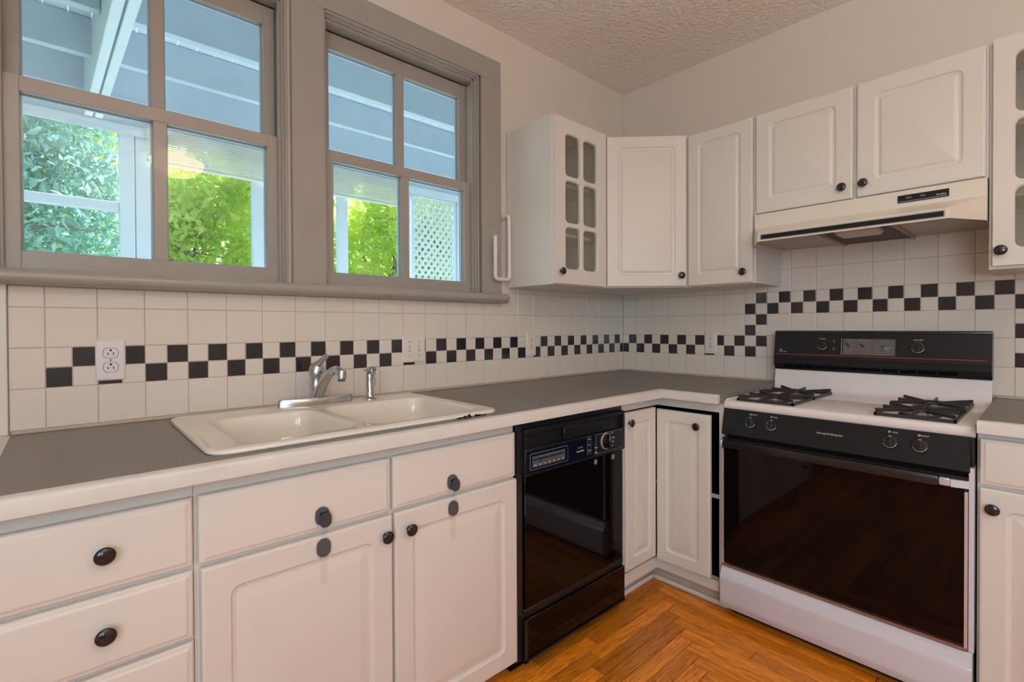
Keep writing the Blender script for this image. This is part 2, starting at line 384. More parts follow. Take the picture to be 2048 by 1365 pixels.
def plain_window(name, axis, p, a0, a1, z0, z1):
    t = thing(name, None, None, (p, 0, 0) if axis == 'x' else (0, p, 0), kind='structure')
    bm = B()
    def g(bm, s0, s1, c0, c1, d0=-0.10, d1=0.02):
        if axis == 'x': bx(bm, d0, d1, s0, s1, c0, c1)
        else: bx(bm, s0, s1, d0, d1, c0, c1)
    g(bm, a0-0.09, a0, z0-0.06, z1+0.09, 0.001, 0.02); g(bm, a1, a1+0.09, z0-0.06, z1+0.09, 0.001, 0.02); g(bm, a0, a1, z1, z1+0.09, 0.001, 0.02); g(bm, a0, a1, z0-0.06, z0, 0.001, 0.05)
    mz = (z0+z1)/2; ma = (a0+a1)/2
    g(bm, a0, a0+0.05, z0, z1, -0.06, -0.02); g(bm, a1-0.05, a1, z0, z1, -0.06, -0.02); g(bm, a0+0.05, a1-0.05, z0, z0+0.05, -0.06, -0.02)
    g(bm, a0+0.05, a1-0.05, z1-0.05, z1, -0.06, -0.02); g(bm, a0+0.05, a1-0.05, mz-0.025, mz+0.025, -0.06, -0.02); g(bm, ma-0.01, ma+0.01, z0+0.05, z1-0.05, -0.055, -0.025)
    obj('window_frame', bm, trim_m, t, smooth=False)
    bm = B(); g(bm, a0+0.04, a1-0.04, z0+0.04, z1-0.04, -0.043, -0.039); obj('pane', bm, winglass_m, t, smooth=False)
plain_window('window_3', 'y', YR, -3.86, -2.98, -0.1, 1.2)
plain_window('window_4', 'x', XL, -3.6, -2.5, -0.1, 1.2)
bm = B(); bx(bm, XL-0.12, 0.14, YR-0.12, 0.14, CZ, CZ+0.05)
obj('ceiling', bm, ceil_m, smooth=False, kind='structure')

# floor: slab and interlaced oak planks that turn the corner
fl = thing('floor', None, None, (0, 0, -0.91), kind='structure')
bm = B(); bx(bm, XL-0.12, 0.14, YR-0.12, 0.14, -0.96, -0.918); obj('subfloor', bm, void_m, fl, smooth=False)
PW = 0.0575
plank_cache = {}
def plank_mesh(L):
    k = round(L, 3)
    if k not in plank_cache:
        bm = B(); g = 0.0014
        r = [[bm.verts.new((x, y, z)) for x, y in ((g+i, g+i), (L-g-i, g+i), (L-g-i, PW-g-i), (g+i, PW-g-i))] for i, z in ((0, -0.008), (0, -0.001), (0.0008, 0.0))]
        for p, q in zip(r, r[1:]):
            for j in range(4): bm.faces.new([p[j], p[(j+1) % 4], q[(j+1) % 4], q[j]])
        bm.faces.new(r[-1]); plank_cache[k] = finish(bm, oak_m, False)
    return plank_cache[k]
cx, cy = -0.56, -0.54
rnd = random.Random(3)
rest = B()
for i in range(-9, 34):
    # boards along x (window wall side): y strip below cy-i*PW
    yt = cy-i*PW; xe = cx-i*PW + 0.0
    if yt <= 0.0 and xe > XL:
        x = xe
        first = True
        while x > XL:
            L = min(x-XL, rnd.choice((0.45, 0.6, 0.75, 0.9, 1.1)) if not first else rnd.choice((0.22, 0.35, 0.5, 0.8)))
            if L < 0.02: break
            if -3 <= i <= 21 and x > -2.9:
                link('plank', plank_mesh(L), fl, (x-L, yt-PW, -0.91))
            else: bx(rest, x-L+0.0006, x-0.0006, yt-PW+0.0006, yt-0.0006, -0.917, -0.91)
            x -= L; first = False
    # boards along y (range side): x strip left of cx-i*PW, starting below the x board's edge
    xt = cx-i*PW; ys = cy-(i+1)*PW
    if xt <= 0.0 and ys > YR:
        y = ys; first = True
        while y > YR:
            L = min(y-YR, rnd.choice((0.5, 0.7, 0.9, 1.1)) if not first else rnd.choice((0.3, 0.5, 0.8)))
            if L < 0.02: break
            if -3 <= i <= 21 and y > -2.4:
                link('plank', plank_mesh(L), fl, (xt, y-L, -0.91), (0, 0, PI/2))
            else: bx(rest, xt-PW+0.0006, xt-0.0006, y-L+0.0006, y-0.0006, -0.917, -0.91)
            y -= L; first = False
obj('planking', rest, oak_m, fl, smooth=False, kind='stuff', label='strip oak boards beyond the corner')

# ------------------------------------------------------------------ wall tiles
P = 0.110; GW = 0.0022
tcache = {}
def tile_mesh(w_, h_, m):
    k = (round(w_, 4), round(h_, 4), m.name)
    if k not in tcache:
        bm = B(); b = 0.0014
        r = [[bm.verts.new((x, y, z)) for x, z in ((i, i), (w_-i, i), (w_-i, h_-i), (i, h_-i))] for i, y in ((0, 0.0042), (0, 0.0010), (b*0.5, 0.0003), (b, 0.0))]
        for p, q in zip(r, r[1:]):
            for j in range(4): bm.faces.new([p[j], p[(j+1) % 4], q[(j+1) % 4], q[j]])
        bm.faces.new(r[-1]); me = finish(bm, m, False); tcache[k] = me
    return tcache[k]
trnd = random.Random(11)
def tile(wall, side, s0, s1, z0, z1, dark=False):
    """side A: s runs along -x from the corner; side B: s runs along -y from the corner."""
    w_, h_ = s1-s0-GW, z1-z0-GW
    if w_ < 0.006 or h_ < 0.006: return
    me = tile_mesh(w_, h_, dtile_m if dark else tile_m)
    tl = [trnd.uniform(-0.0035, 0.0035) for _ in range(2)]
    if side == 'A': o = link('tile', me, wall, (-s1+GW/2, 0, z0+GW/2), (tl[0], 0, tl[1]))
    else: o = link('tile', me, wall, (0, -s0-GW/2, z0+GW/2), (tl[0], 0, -PI/2+tl[1]))
    if dark: o['label'] = 'small black tile'
    return o
aoff, boff = 0.0333, 0.0977
def cell(wall, side, s0, s1, r, mode, near_lower_dark=True, ztop=None):
    z0, z1 = r*P, (r+1)*P
    if ztop is not None: z1 = min(z1, ztop)
    if mode == 'plain' or z1-z0 < P*0.9: tile(wall, side, s0, s1, z0, z1); return
    sm, zm = s0+P/2 if s1-s0 > P*0.95 else s1-P/2, z0+P/2
    if s1-s0 < P*0.95 and side == 'B': sm = s1-P/2
    segs = [(s0, sm, 'n'), (sm, s1, 'f')] if sm > s0 else [(s0, s1, 'f')]
    for a, b, w_ in segs:
        for c, d, v in ((z0, zm, 'lo'), (zm, z1, 'up')):
            # side A: the half farther from the corner carries the lower black tile; side B: the nearer one
            dark = ((w_ == 'f') == (v == 'lo')) if side == 'A' else ((w_ == 'n') == (v == 'lo'))
            tile(wall, side, a, b, c, d, dark)
bm = B(); bx(bm, -2.745, -0.0015, 0.0018, 0.0049, -0.012, 0.392); bx(bm, -1.0, -0.0015, 0.0018, 0.0049, 0.392, 0.474)
obj('grout', bm, grout_m, wall_a, smooth=False)
cols = [(0.0, aoff)]+[(aoff+k*P, aoff+(k+1)*P) for k in range(24)]+[(aoff+24*P, 2.745)]
for ci, (s0, s1) in enumerate(cols):
    for r in range(5):
        top = 0.388 if s1 > 1.03 else 0.474
        if s1 > 1.03 and r == 4: continue
        if ci == 0 and r == 1:
            tile(wall_a, 'A', s0, s1, P, 1.5*P, True); tile(wall_a, 'A', s0, s1, 1.5*P, 2*P); continue
        chk = r == 1 and ci < 25
        cell(wall_a, 'A', s0, s1, r, 'check' if chk else 'plain', ztop=top)
bm = B(); bx(bm, 0.0018, 0.0049, -2.35, -0.0015, -0.012, 0.474); bx(bm, 0.0018, 0.0049, -1.70, -0.93, 0.474, 0.66)
obj('grout', bm, grout_m, wall_b, smooth=False)
cols = [(0.0, boff)]+[(boff+k*P, boff+(k+1)*P) for k in range(19)]
for ci, (s0, s1) in enumerate(cols):
    for r in range(6):
        hood = s1 > 0.93 and s0 < 1.70
        top = 0.66 if hood else 0.474
        if r >= 5 and not hood or r == 4 and top < r*P+0.01: continue
        chk = (r == 1 and (ci <= 7)) or (ci == 7 and r in (1, 2, 3)) or (r == 3 and 7 <= ci <= 16) or (ci == 16 and r in (1, 2)) or (r == 1 and ci > 16)
        cell(wall_b, 'B', s0, s1, r, 'check' if chk else 'plain', ztop=top)
# narrow painted board that ends the tiling beside the left end of the counter
bm = B(); bx(bm, -2.86, -2.7455, -0.012, 0.0045, -0.008, 0.392, 0.002)
obj('trim_3', bm, mat('white_trim_paint', (0.74, 0.73, 0.70), 0.4), kind='structure', smooth=False)

# ------------------------------------------------------------------ windows
def casing():
    t = thing('trim_1', None, None, (0, 0, 0), kind='structure')
    def part(n, *a, bev=0.002):
        b_ = B(); bx(b_, *a, bev, 1); return obj(n, b_, trim_m, t)
    part('casing_board', -2.025, -1.908, -0.020, 0.0045, 0.432, 1.4598, bev=0.0006)
    part('casing_board', -1.162, -1.040, -0.020, 0.0045, 0.432, 1.4598, bev=0.0006)
    part('casing_board', -2.89, -2.775, -0.020, 0.0045, 0.432, 1.4595)
    part('head_board', -2.90, -1.040, -0.020, 0.0045, 1.460, 1.562, bev=0.0006)
casing()
bm = B()
pr_ = [(0.024, 0.388), (-0.040, 0.388)] + [(-0.040+0.0215*math.cos(a), 0.4095+0.0215*math.sin(a)) for a in [(-PI/2)-PI*i/8 for i in range(1, 8)]] + [(-0.040, 0.431), (0.0295, 0.431)]
pr_[0] = (-0.0012, 0.388)
prism(bm, pr_, 'x', -2.95, -1.022)
# the stool sits on the tiles' top edge and runs into both openings
stool = obj('trim_2', bm, trim_m, kind='structure')
def sash_window(name, X0, X1):
    t = thing(name, None, None, ((X0+X1)/2, 0, 0.43), kind='structure'); ox = -(X0+X1)/2
    def wob(bm): bmesh.ops.translate(bm, verts=bm.verts[:], vec=(ox, 0, 0)); return bm
    bm = B()
    # jambs and stepped stops
    for sx, e in ((1, X1), (-1, X0)):
        bx(bm, e, e+sx*0.012, 0.006, 0.138, 0.431, 1.465) if False else None
        for dx, ya, yb_ in ((0.020, -0.013, 0.030), (0.012, 0.0, 0.030), (0.004, 0.014, 0.030), (0.003, 0.1065, 0.13)):
            a, b = e-sx*0.0+sx*(0.013-0.0), 0
            inner = e - sx*(0.0055-dx*0.5) if False else None
        steps = [(0.0075, -0.014, -0.002), (0.0010, -0.002, 0.013), (-0.0065, 0.013, 0.029), (-0.004, 0.1065, 0.125)]
        for off, ya, yb_ in steps:
            bx(bm, e+sx*off, e+sx*0.014, ya, yb_, 0.4315, 1.459, 0.0012)
    for off, ya, yb_ in ((-0.009, -0.014, -0.002), (-0.016, -0.002, 0.013), (-0.024, 0.013, 0.029), (-0.024, 0.029, 0.069), (-0.03, 0.1065, 0.125)):
        bx(bm, X0-0.006, X1+0.006, ya, yb_, 1.460+off, 1.4645, 0.001)
    obj('window_frame', wob(bm), trim_m, t, smooth=False)
    st, rl = 0.038, 0.036
    for nm, ya, yb_, z0, z1, bt, tp in (('lower_sash', 0.030, 0.064, 0.4325, 0.958, 0.052, 0.042), ('upper_sash', 0.070, 0.104, 0.925, 1.432, 0.042, 0.064)):
        a, b = X0+0.001, X1-0.001; mid = (a+b)/2; bm = B()
        bx(bm, a, a+st, ya, yb_, z0, z1, 0.0015); bx(bm, b-st, b, ya, yb_, z0, z1, 0.0015)
        bx(bm, a+st-0.001, b-st+0.001, ya+0.0005, yb_, z0, z0+bt, 0.0015); bx(bm, a+st-0.001, b-st+0.001, ya+0.0005, yb_, z1-tp, z1, 0.0015)
        bx(bm, mid-0.018, mid+0.018, ya+0.0015, yb_-0.004, z0+bt-0.001, z1-tp+0.001, 0.0015)
        # glazing rebate around every pane
        s = obj(nm, wob(bm), trim_m, t, smooth=False)
        for p, q in ((a+st, mid-0.018), (mid+0.018, b-st)):
            b3 = B(); g0, g1 = yb_-0.016, yb_-0.0005
            for c in ((p, p+0.005, z0+bt, z1-tp), (q-0.005, q, z0+bt, z1-tp), (p+0.005, q-0.005, z0+bt, z0+bt+0.004), (p+0.005, q-0.005, z1-tp-0.004, z1-tp)):
                bx(b3, c[0], c[1], yb_-0.008, g1, c[2], c[3])
            obj('glazing_bead', wob(b3), porch_m, s, smooth=False)
            b2 = B(); bx(b2, p+0.0005, q-0.0005, yb_-0.0125, yb_-0.0095, z0+bt+0.0005, z1-tp-0.0005); obj('pane', wob(b2), winglass_m, s, smooth=False)
    return t
sash_window('window_1', -2.757, -2.055)
sash_window('window_2', -1.895, -1.187)

# ------------------------------------------------------------------ porch and garden
po = thing('porch', 'white painted porch with open joists beyond the windows', 'porch', (-1.2, 1.3, -1.5), kind='structure')
po['base'] = 0.0
po.location = (0, 0, 0)
def pp(name, *a, m=porch_m, bev=0.0, label=None):
    b_ = B(); bx(b_, *a, bev); return obj(name, b_, m, po, smooth=False, label=label)
JX0, JX1 = -4.2, 3.2
for i, y in enumerate((0.18, 0.71, 1.27, 1.81, 2.36)):
    for a, b in ((JX0, -2.49), (-2.40, JX1)):
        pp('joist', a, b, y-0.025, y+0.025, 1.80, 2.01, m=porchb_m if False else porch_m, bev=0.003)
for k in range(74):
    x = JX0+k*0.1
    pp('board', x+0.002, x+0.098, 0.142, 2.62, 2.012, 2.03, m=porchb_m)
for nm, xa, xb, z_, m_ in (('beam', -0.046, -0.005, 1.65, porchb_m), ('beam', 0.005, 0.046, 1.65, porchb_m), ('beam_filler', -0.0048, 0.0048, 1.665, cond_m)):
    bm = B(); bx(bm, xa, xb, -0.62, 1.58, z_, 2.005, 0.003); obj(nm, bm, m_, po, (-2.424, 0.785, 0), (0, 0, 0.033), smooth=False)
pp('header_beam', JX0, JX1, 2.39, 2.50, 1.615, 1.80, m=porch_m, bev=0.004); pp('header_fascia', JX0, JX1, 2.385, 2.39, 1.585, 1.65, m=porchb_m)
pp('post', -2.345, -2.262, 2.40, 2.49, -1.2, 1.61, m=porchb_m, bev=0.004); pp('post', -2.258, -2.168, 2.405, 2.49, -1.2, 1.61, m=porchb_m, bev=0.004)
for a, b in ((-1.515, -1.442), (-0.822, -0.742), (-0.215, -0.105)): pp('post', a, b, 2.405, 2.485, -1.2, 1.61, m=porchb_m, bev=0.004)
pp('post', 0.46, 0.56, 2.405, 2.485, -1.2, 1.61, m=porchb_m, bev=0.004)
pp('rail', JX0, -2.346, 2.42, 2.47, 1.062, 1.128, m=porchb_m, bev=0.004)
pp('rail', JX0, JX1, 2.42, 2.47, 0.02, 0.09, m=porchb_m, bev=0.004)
pp('deck_floor', JX0, JX1, 0.142, 2.6, -1.08, -1.0)
pp('end_wall', JX1, JX1+0.05, 0.142, 2.5, -1.0, 2.0)
bm = B(); tube(bm, [(JX0, 1.02, 1.90), (-2.5, 1.03, 1.90)], 0.011); obj('conduit', bm, cond_m, po)
bm = B(); tube(bm, [(-2.39, 1.03, 1.90), (-1.6, 1.04, 1.895), (JX1, 1.05, 1.90)], 0.011); obj('conduit', bm, cond_m, po)

bl = thing('bamboo_blind', 'pale slatted roll-up blind hanging under the porch header beyond both windows', 'blind', (-1.15, 2.36, 1.43)); bl['base'] = 0.0
bm = B()
for k in range(16):
    z = 1.432+k*0.0145
    bx(bm, -1.05, 0.93, -0.006, -0.001, z-1.43, z+0.0105-1.43)
for x in (-0.8, -0.3, 0.2, 0.7): bx(bm, x, x+0.004, -0.0078, -0.0060, 0, 0.23)
obj('slat', bm, blind_m, bl, (0, 0, 0), smooth=False, kind='stuff')
bm = B(); tube(bm, [(-1.05, 0, 0.0), (0.93, 0, 0.0)], 0.012); obj('bottom_roll', bm, blind_m, bl, (0, 0, -0.006))

lt = thing('lattice_panel', 'white diagonal lattice screen at the porch corner beyond the window by the cabinets', 'lattice', (0.18, 2.44, 0.60)); lt['base'] = 0.0
LW, LH = 0.54, 1.0
bm = B()
for a in ((-LW/2, -LW/2+0.03, 0, LH), (LW/2-0.03, LW/2, 0, LH), (-LW/2+0.03, LW/2-0.03, 0, 0.03), (-LW/2+0.03, LW/2-0.03, LH-0.03, LH)): bx(bm, a[0], a[1], -0.02, 0.012, a[2], a[3])
obj('frame', bm, porchb_m, lt, (0, 0, 0), smooth=False)
def slat(x0, z0, x1, z1, y):
    # clip the centre line to the frame
    t0, t1 = 0.0, 1.0; dx, dz = x1-x0, z1-z0
    for p, q in ((-dx, x0+LW/2-0.02), (dx, LW/2-0.02-x0), (-dz, z0-0.02), (dz, LH-0.02-z0)):
        if abs(p) < 1e-9: continue
        r = q/p
        if p < 0: t0 = max(t0, r)
        else: t1 = min(t1, r)
    if t1-t0 < 0.02: return
    a = Vector((x0+dx*t0, y, z0+dz*t0)); b = Vector((x0+dx*t1, y, z0+dz*t1)); L = (b-a).length
    if L < 0.03: return
    bm = B(); bx(bm, 0, L, -0.003, 0.003, -0.012, 0.012); ang = math.atan2(b.z-a.z, b.x-a.x)
    obj('slat', bm, porchb_m, lt, a, (0, -ang, 0), smooth=False)
sp = 0.072
for k in range(-10, 30):
    slat(-LW/2+k*sp-0.6*0.9, 0, -LW/2+k*sp+0.8*0.9, 1.4*1.15, -0.004)
    slat(-LW/2+k*sp+0.1, 0, -LW/2+k*sp-1.4*0.9+0.1, 1.4*1.15, 0.003)

bm = B(); bx(bm, -26, 26, 2.8, 40, -1.62, -1.5); obj('lawn', bm, lawn_m, smooth=False, kind='structure')
def leaves_mesh(centers, radii, n, size, m, seed):
    rg = np.random.default_rng(seed); cs = np.array(centers); rs = np.array(radii)
    idx = rg.integers(0, len(cs), n); d = rg.normal(size=(n, 3)); d /= np.linalg.norm(d, axis=1)[:, None]
    pos = cs[idx] + d*(rs[idx]*(rg.random(n)**0.4))[:, None]
    a = rg.normal(size=(n, 3)); a /= np.linalg.norm(a, axis=1)[:, None]
    b = np.cross(a, rg.normal(size=(n, 3))); b /= np.linalg.norm(b, axis=1)[:, None]; c = np.cross(a, b)
    s = size*(0.6+0.8*rg.random(n))[:, None]
    v = np.stack([pos-a*s, pos-a*0.2*s+b*0.42*s+c*0.12*s, pos+a*s, pos-a*0.2*s-b*0.42*s+c*0.12*s], 1).reshape(-1, 3)
    i = np.arange(n)*4
    f = np.concatenate([np.stack([i, i+1, i+2], 1), np.stack([i, i+2, i+3], 1)])
    me = bpy.data.meshes.new('foliage'); me.from_pydata(v.tolist(), [], f.tolist()); me.materials.append(m)
    return me
def tree(label, x, y, h, blobs, n, size, m, seed, name='tree', group=None):
    t = thing(name, label, 'tree', (x, y, -1.5)); t['base'] = 0.0; bk = 0.5 if seed == 1 else 1.0
    rg = random.Random(seed)
    bm = B(); tr = [(0, 0, 0), (0.05, 0.02, h*0.35), (-0.04, 0.05, h*0.6), (0.05, 0, h*0.85)]
    tube(bm, tr, [0.17, 0.13, 0.09, 0.04], 10); obj('trunk', bm, bark_m, t)
    for bc, br in blobs[:9]:
        s = Vector((0, 0, h*rg.uniform(0.3, 0.6))); e = Vector(bc); mid = (s+e)/2+Vector((rg.uniform(-.2, .2), rg.uniform(-.2, .2), rg.uniform(0, .25)))
        b_ = B(); tube(b_, [s, s.lerp(mid, .5)+Vector((0, 0, .05)), mid, e], [0.05*bk, 0.04*bk, 0.03*bk, 0.010*bk], 7); obj('branch', b_, bark_m, t)
        for _ in range(2):
            q = s.lerp(e, rg.uniform(.4, .8)); qe = q+Vector((rg.uniform(-.8, .8), rg.uniform(-.8, .3), rg.uniform(-.3, .5)))
            b_ = B(); tube(b_, [q, (q+qe)/2+Vector((0, 0, .06)), qe], [0.02, 0.013, 0.005], 5); obj('branch', b_, bark_m, t)
    o = link('foliage', leaves_mesh([b[0] for b in blobs], [b[1] for b in blobs], n, size, m, seed), t); o['kind'] = 'stuff'
    if group: t['group'] = group
    return t
def blobs(seed, n, sx, sy, z0, z1, r):
    rg = random.Random(seed); return [((rg.uniform(-sx, sx), rg.uniform(-sy, sy), rg.uniform(z0, z1)), r*rg.uniform(0.7, 1.2)) for _ in range(n)]
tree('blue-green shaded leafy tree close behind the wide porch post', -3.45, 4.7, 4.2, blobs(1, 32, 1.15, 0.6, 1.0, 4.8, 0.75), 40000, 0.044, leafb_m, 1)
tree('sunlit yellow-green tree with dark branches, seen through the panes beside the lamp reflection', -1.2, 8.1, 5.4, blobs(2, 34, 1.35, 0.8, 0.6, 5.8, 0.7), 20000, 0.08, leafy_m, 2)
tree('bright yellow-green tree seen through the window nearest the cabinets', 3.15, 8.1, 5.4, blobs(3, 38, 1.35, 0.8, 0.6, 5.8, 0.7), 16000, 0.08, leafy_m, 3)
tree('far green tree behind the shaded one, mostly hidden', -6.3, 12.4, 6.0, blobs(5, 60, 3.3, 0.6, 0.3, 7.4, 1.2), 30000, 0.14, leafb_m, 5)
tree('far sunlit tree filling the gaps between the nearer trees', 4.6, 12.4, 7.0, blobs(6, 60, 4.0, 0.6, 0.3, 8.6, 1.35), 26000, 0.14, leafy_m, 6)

# ------------------------------------------------------------------ base cabinets
FY = -0.625   # face plane of the window-wall run
ZK = -0.855   # underside of the doors
# drawer stack
X0, X1 = -2.745, -2.4375
t = thing('drawer_cabinet', 'narrow white drawer cabinet with black knobs at the end of the counter', 'cabinet', (X0, FY, -0.91)); Wd = X1-X0
carcass(t, Wd, 0.60, ZK-0.005, -0.049, top=False, front=[(0, Wd, ZK-0.004, -0.049)])
bm = B(); bx(bm, 0, Wd, 0.055, 0.07, -0.909, ZK-0.006); obj('toe_kick', bm, kick_m, t, smooth=False)
for a, b in ((-0.226, -0.083), (-0.376, -0.236), (-0.610, -0.386), (-0.852, -0.620)):
    slab_front(t, 0.004, Wd-0.003, a, b, Wd/2+0.008, (a+b)/2+0.001)
# sink cabinet
X0, X1 = -2.4365, -1.5205; Wd = X1-X0
t = thing('sink_cabinet', 'white double-door base cabinet under the sink with two false drawer fronts', 'cabinet', (X0, FY, -0.91))
carcass(t, Wd, 0.60, ZK-0.005, -0.049, top=False, back=False, front=[(0, Wd, ZK-0.004, -0.049)])
bm = B(); bx(bm, 0, Wd, 0.055, 0.07, -0.909, ZK-0.006); obj('toe_kick', bm, kick_m, t, smooth=False)
g = lambda x: x-X0
slab_front(t, g(-2.430), g(-1.984), -0.228, -0.082, name='false_front'); slab_front(t, g(-1.976), g(-1.525), -0.226, -0.081, name='false_front')
rp_door(t, g(-2.427), g(-1.980), -0.851, -0.238, g(-2.002), -0.288)
rp_door(t, g(-1.973), g(-1.520), -0.851, -0.236, g(-1.930), -0.288)
# corner (bi-fold) cabinet: an L of panels with an open gap beside the range
t = thing('corner_base_cabinet', 'white corner base cabinet with two folding doors and a dark gap beside the range', 'cabinet', (0, 0, -0.91))
bm = B(); FX = -0.625
fz0, fz1, ft = -0.835, -0.0885, -0.049
bx(bm, -0.906, FX, FY, FY+0.02, fz1, ft); bx(bm, -0.906, -0.8965, FY, FY+0.02, fz0, fz1); bx(bm, -0.8965, FX-0.005, FY, FY+0.02, fz0, -0.783)
bx(bm, FX, FX+0.02, -0.934, FY+0.02, fz1, ft); bx(bm, FX, FX+0.02, -0.934, -0.914, fz0, fz1); bx(bm, FX-0.005, FX+0.02, -0.914, FY+0.02, fz0, -0.792)
bx(bm, -0.906, -0.89, FY+0.02, -0.01, fz0, ft)
obj('body', bm, cab_m, t, smooth=False)
bm = B(); bx(bm, FX+0.021, -0.01, -0.934, -0.9185, fz0, ft); obj('side_panel', bm, void_m, t, smooth=False)  # side and back panels blackened to stand in for the cabinet's inner shade
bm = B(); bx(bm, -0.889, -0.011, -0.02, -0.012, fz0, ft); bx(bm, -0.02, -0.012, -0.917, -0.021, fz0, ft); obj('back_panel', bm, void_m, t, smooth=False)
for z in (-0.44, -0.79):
    bm = B(); prism(bm, [(-0.885, -0.022), (-0.022, -0.022), (-0.022, -0.915), (-0.600, -0.915), (-0.600, -0.600), (-0.885, -0.600)], 'z', z-0.016, z); obj('shelf', bm, shade_shelf_m, t, smooth=False)
    bm = B(); bx(bm, -0.6045, -0.6005, -0.915, -0.601, z-0.016, z+0.0005); obj('shelf_edge', bm, cab_m, t, smooth=False)
bm = B(); bx(bm, -0.906, -0.575, -0.578, -0.563, -0.909, fz0-0.001); bx(bm, -0.590, -0.575, -0.934, -0.579, -0.909, fz0-0.001); obj('toe_kick', bm, kick_m, t, smooth=False)
bm = B(); bx(bm, -0.905, -0.592, -0.592, -0.5785, -0.909, -0.889, 0.004); bx(bm, -0.604, -0.5905, -0.934, -0.5925, -0.909, -0.889, 0.004); obj('shoe_moulding', bm, strip_m, t, smooth=False)
# doors: panel A faces the room's near side, panel B faces the other run
dA = link('door', None, t, (-0.9, FY, 0)) if False else None
def turned_door(x, y, rz, w_, z0, z1, kx, kz):
    b_ = B(); th = 0.019; fr = 0.048
    nested(b_, 0, w_, z0, z1, [(0, 0), (0, -th+0.005, 0.002), (0.002, -th+0.0015, 0.003), (0.006, -th, 0.004), (fr, -th, 0.020), (fr+0.005, -th+0.005, 0.018), (fr+0.012, -th+0.0065, 0.012), (fr+0.020, -th+0.0055, 0.006), (fr+0.034, -th+0.0015, 0.003), (fr+0.037, -th+0.001, 0.002)])
    d = obj('door', b_, cab_m, t, (x, y, 0), (0, 0, rz)); knob(d, kx, kz, -th+0.0005); return d
turned_door(-0.8955, FY-0.0, 0, 0.2295, -0.765, -0.093, 0.020, -0.136)
turned_door(-0.6265-0.019, -0.6435, -PI/2, 0.2475, -0.778, -0.100, 0.196, -0.152)
# cabinet right of the range
t = thing('end_base_cabinet', 'white base cabinet with drawer and door to the right of the range', 'cabinet', (FX, -1.6965, -0.91), -PI/2); Wd = 0.46
carcass(t, Wd, 0.60, ZK-0.005, -0.049, top=False, front=[(0, Wd, ZK-0.004, -0.049)])
bm = B(); bx(bm, 0, Wd, 0.055, 0.07, -0.909, ZK-0.006); obj('toe_kick', bm, kick_m, t, smooth=False)
slab_front(t, 0.006, Wd-0.006, -0.198, -0.063, Wd/2, -0.13)
rp_door(t, 0.006, Wd-0.006, -0.851, -0.208, 0.034, -0.263)

# ------------------------------------------------------------------ countertops
CT = -0.009
t = thing('countertop', 'L-shaped grey speckled laminate countertop with white wooden front edge', 'countertop', (-1.4, -0.33, -0.049)); t['base'] = 0.0; t.location = (0, 0, 0)
bm = B(); zb = -0.048
sx0, sx1, sy0, sy1 = -2.385, -1.597, -0.612, -0.085
GE = -0.664
for a in ((-2.741, sx0, GE, -0.0015), (sx1, -0.0015, GE, -0.0015), (sx0, sx1, GE, sy0), (sx0, sx1, sy1, -0.0015), (-0.664, -0.0015, -0.9335, GE)):
    bx(bm, a[0], a[1], a[2], a[3], zb, CT)
bmesh.ops.remove_doubles(bm, verts=bm.verts[:], dist=1e-5)
obj('laminate_top', bm, lam_m, t, smooth=False)
def edge_strip(a, b, y0_, y1_, axis='x', side=-1):
    pass
bm = B()
pr_ = [(GE-0.0005, zb+0.003), (GE-0.022, zb+0.003), (GE-0.022, CT-0.010), (GE-0.0195, CT-0.004), (GE-0.0145, CT-0.0008), (GE-0.0005, CT+0.0004)]
V = []
for x_end, mit in ((-2.745, 0), (0, 1)):
    V.append([bm.verts.new(((-0.6645+(p[0]-GE+0.0005)) if mit else x_end, p[0], p[1])) for p in pr_])
n_ = len(pr_)
for i in range(n_): bm.faces.new([V[0][i], V[0][(i+1) % n_], V[1][(i+1) % n_], V[1][i]])
bm.faces.new(V[0]); bm.faces.new(V[1])
obj('front_edge', bm, strip_m, t)
bm = B(); V = [[bm.verts.new((p[0]-GE-0.6645+0.0005, p[0] if k == 0 else -0.9335, p[1])) for p in pr_] for k in (0, 1)]
for i in range(n_): bm.faces.new([V[0][i], V[0][(i+1) % n_], V[1][(i+1) % n_], V[1][i]])
bm.faces.new(V[0]); bm.faces.new(V[1]); bmesh.ops.translate(bm, verts=bm.verts[:], vec=(0.0, -0.0006, 0))
obj('front_edge', bm, strip_m, t)
bm = B(); bx(bm, -2.7445, -2.7414, GE, -0.0015, zb, CT+0.0006); bx(bm, -2.765, -2.7446, GE-0.02, -0.0125, zb, CT+0.0006); obj('end_strip', bm, strip_m, t, smooth=False)
bm = B(); bx(bm, -2.741, -0.668, GE-0.0009, GE+0.0009, CT+0.00005, CT+0.0009); obj('worn_seam', bm, mat('brown_seam', (0.30, 0.17, 0.09), 0.7, var=0.6, vscale=25, col2=(0.5, 0.43, 0.36)), t, smooth=False)
bm = B(); bx(bm, -2.741, -0.0015, -0.007, -0.0008, CT+0.0001, 0.0005, 0.002); bx(bm, -0.007, -0.0008, -0.9335, -0.0075, CT+0.0001, 0.0005, 0.002); obj('caulk_bead', bm, grout_m, t)
t = thing('countertop', 'short grey laminate countertop with white edge to the right of the range', 'countertop', (0, 0, 0))
bm = B(); bx(bm, -0.644, -0.0015, -2.17, -1.6975, zb, CT); obj('laminate_top', bm, lam_m, t, smooth=False)
bm = B(); prism(bm, [(p[0]-GE-0.6445+0.0005, p[1]) for p in pr_], 'y', -2.17, -1.6975); obj('front_edge', bm, strip_m, t)
bm = B(); bx(bm, -0.007, -0.0008, -2.17, -1.6975, CT+0.0001, 0.0005, 0.002); obj('caulk_bead', bm, grout_m, t)

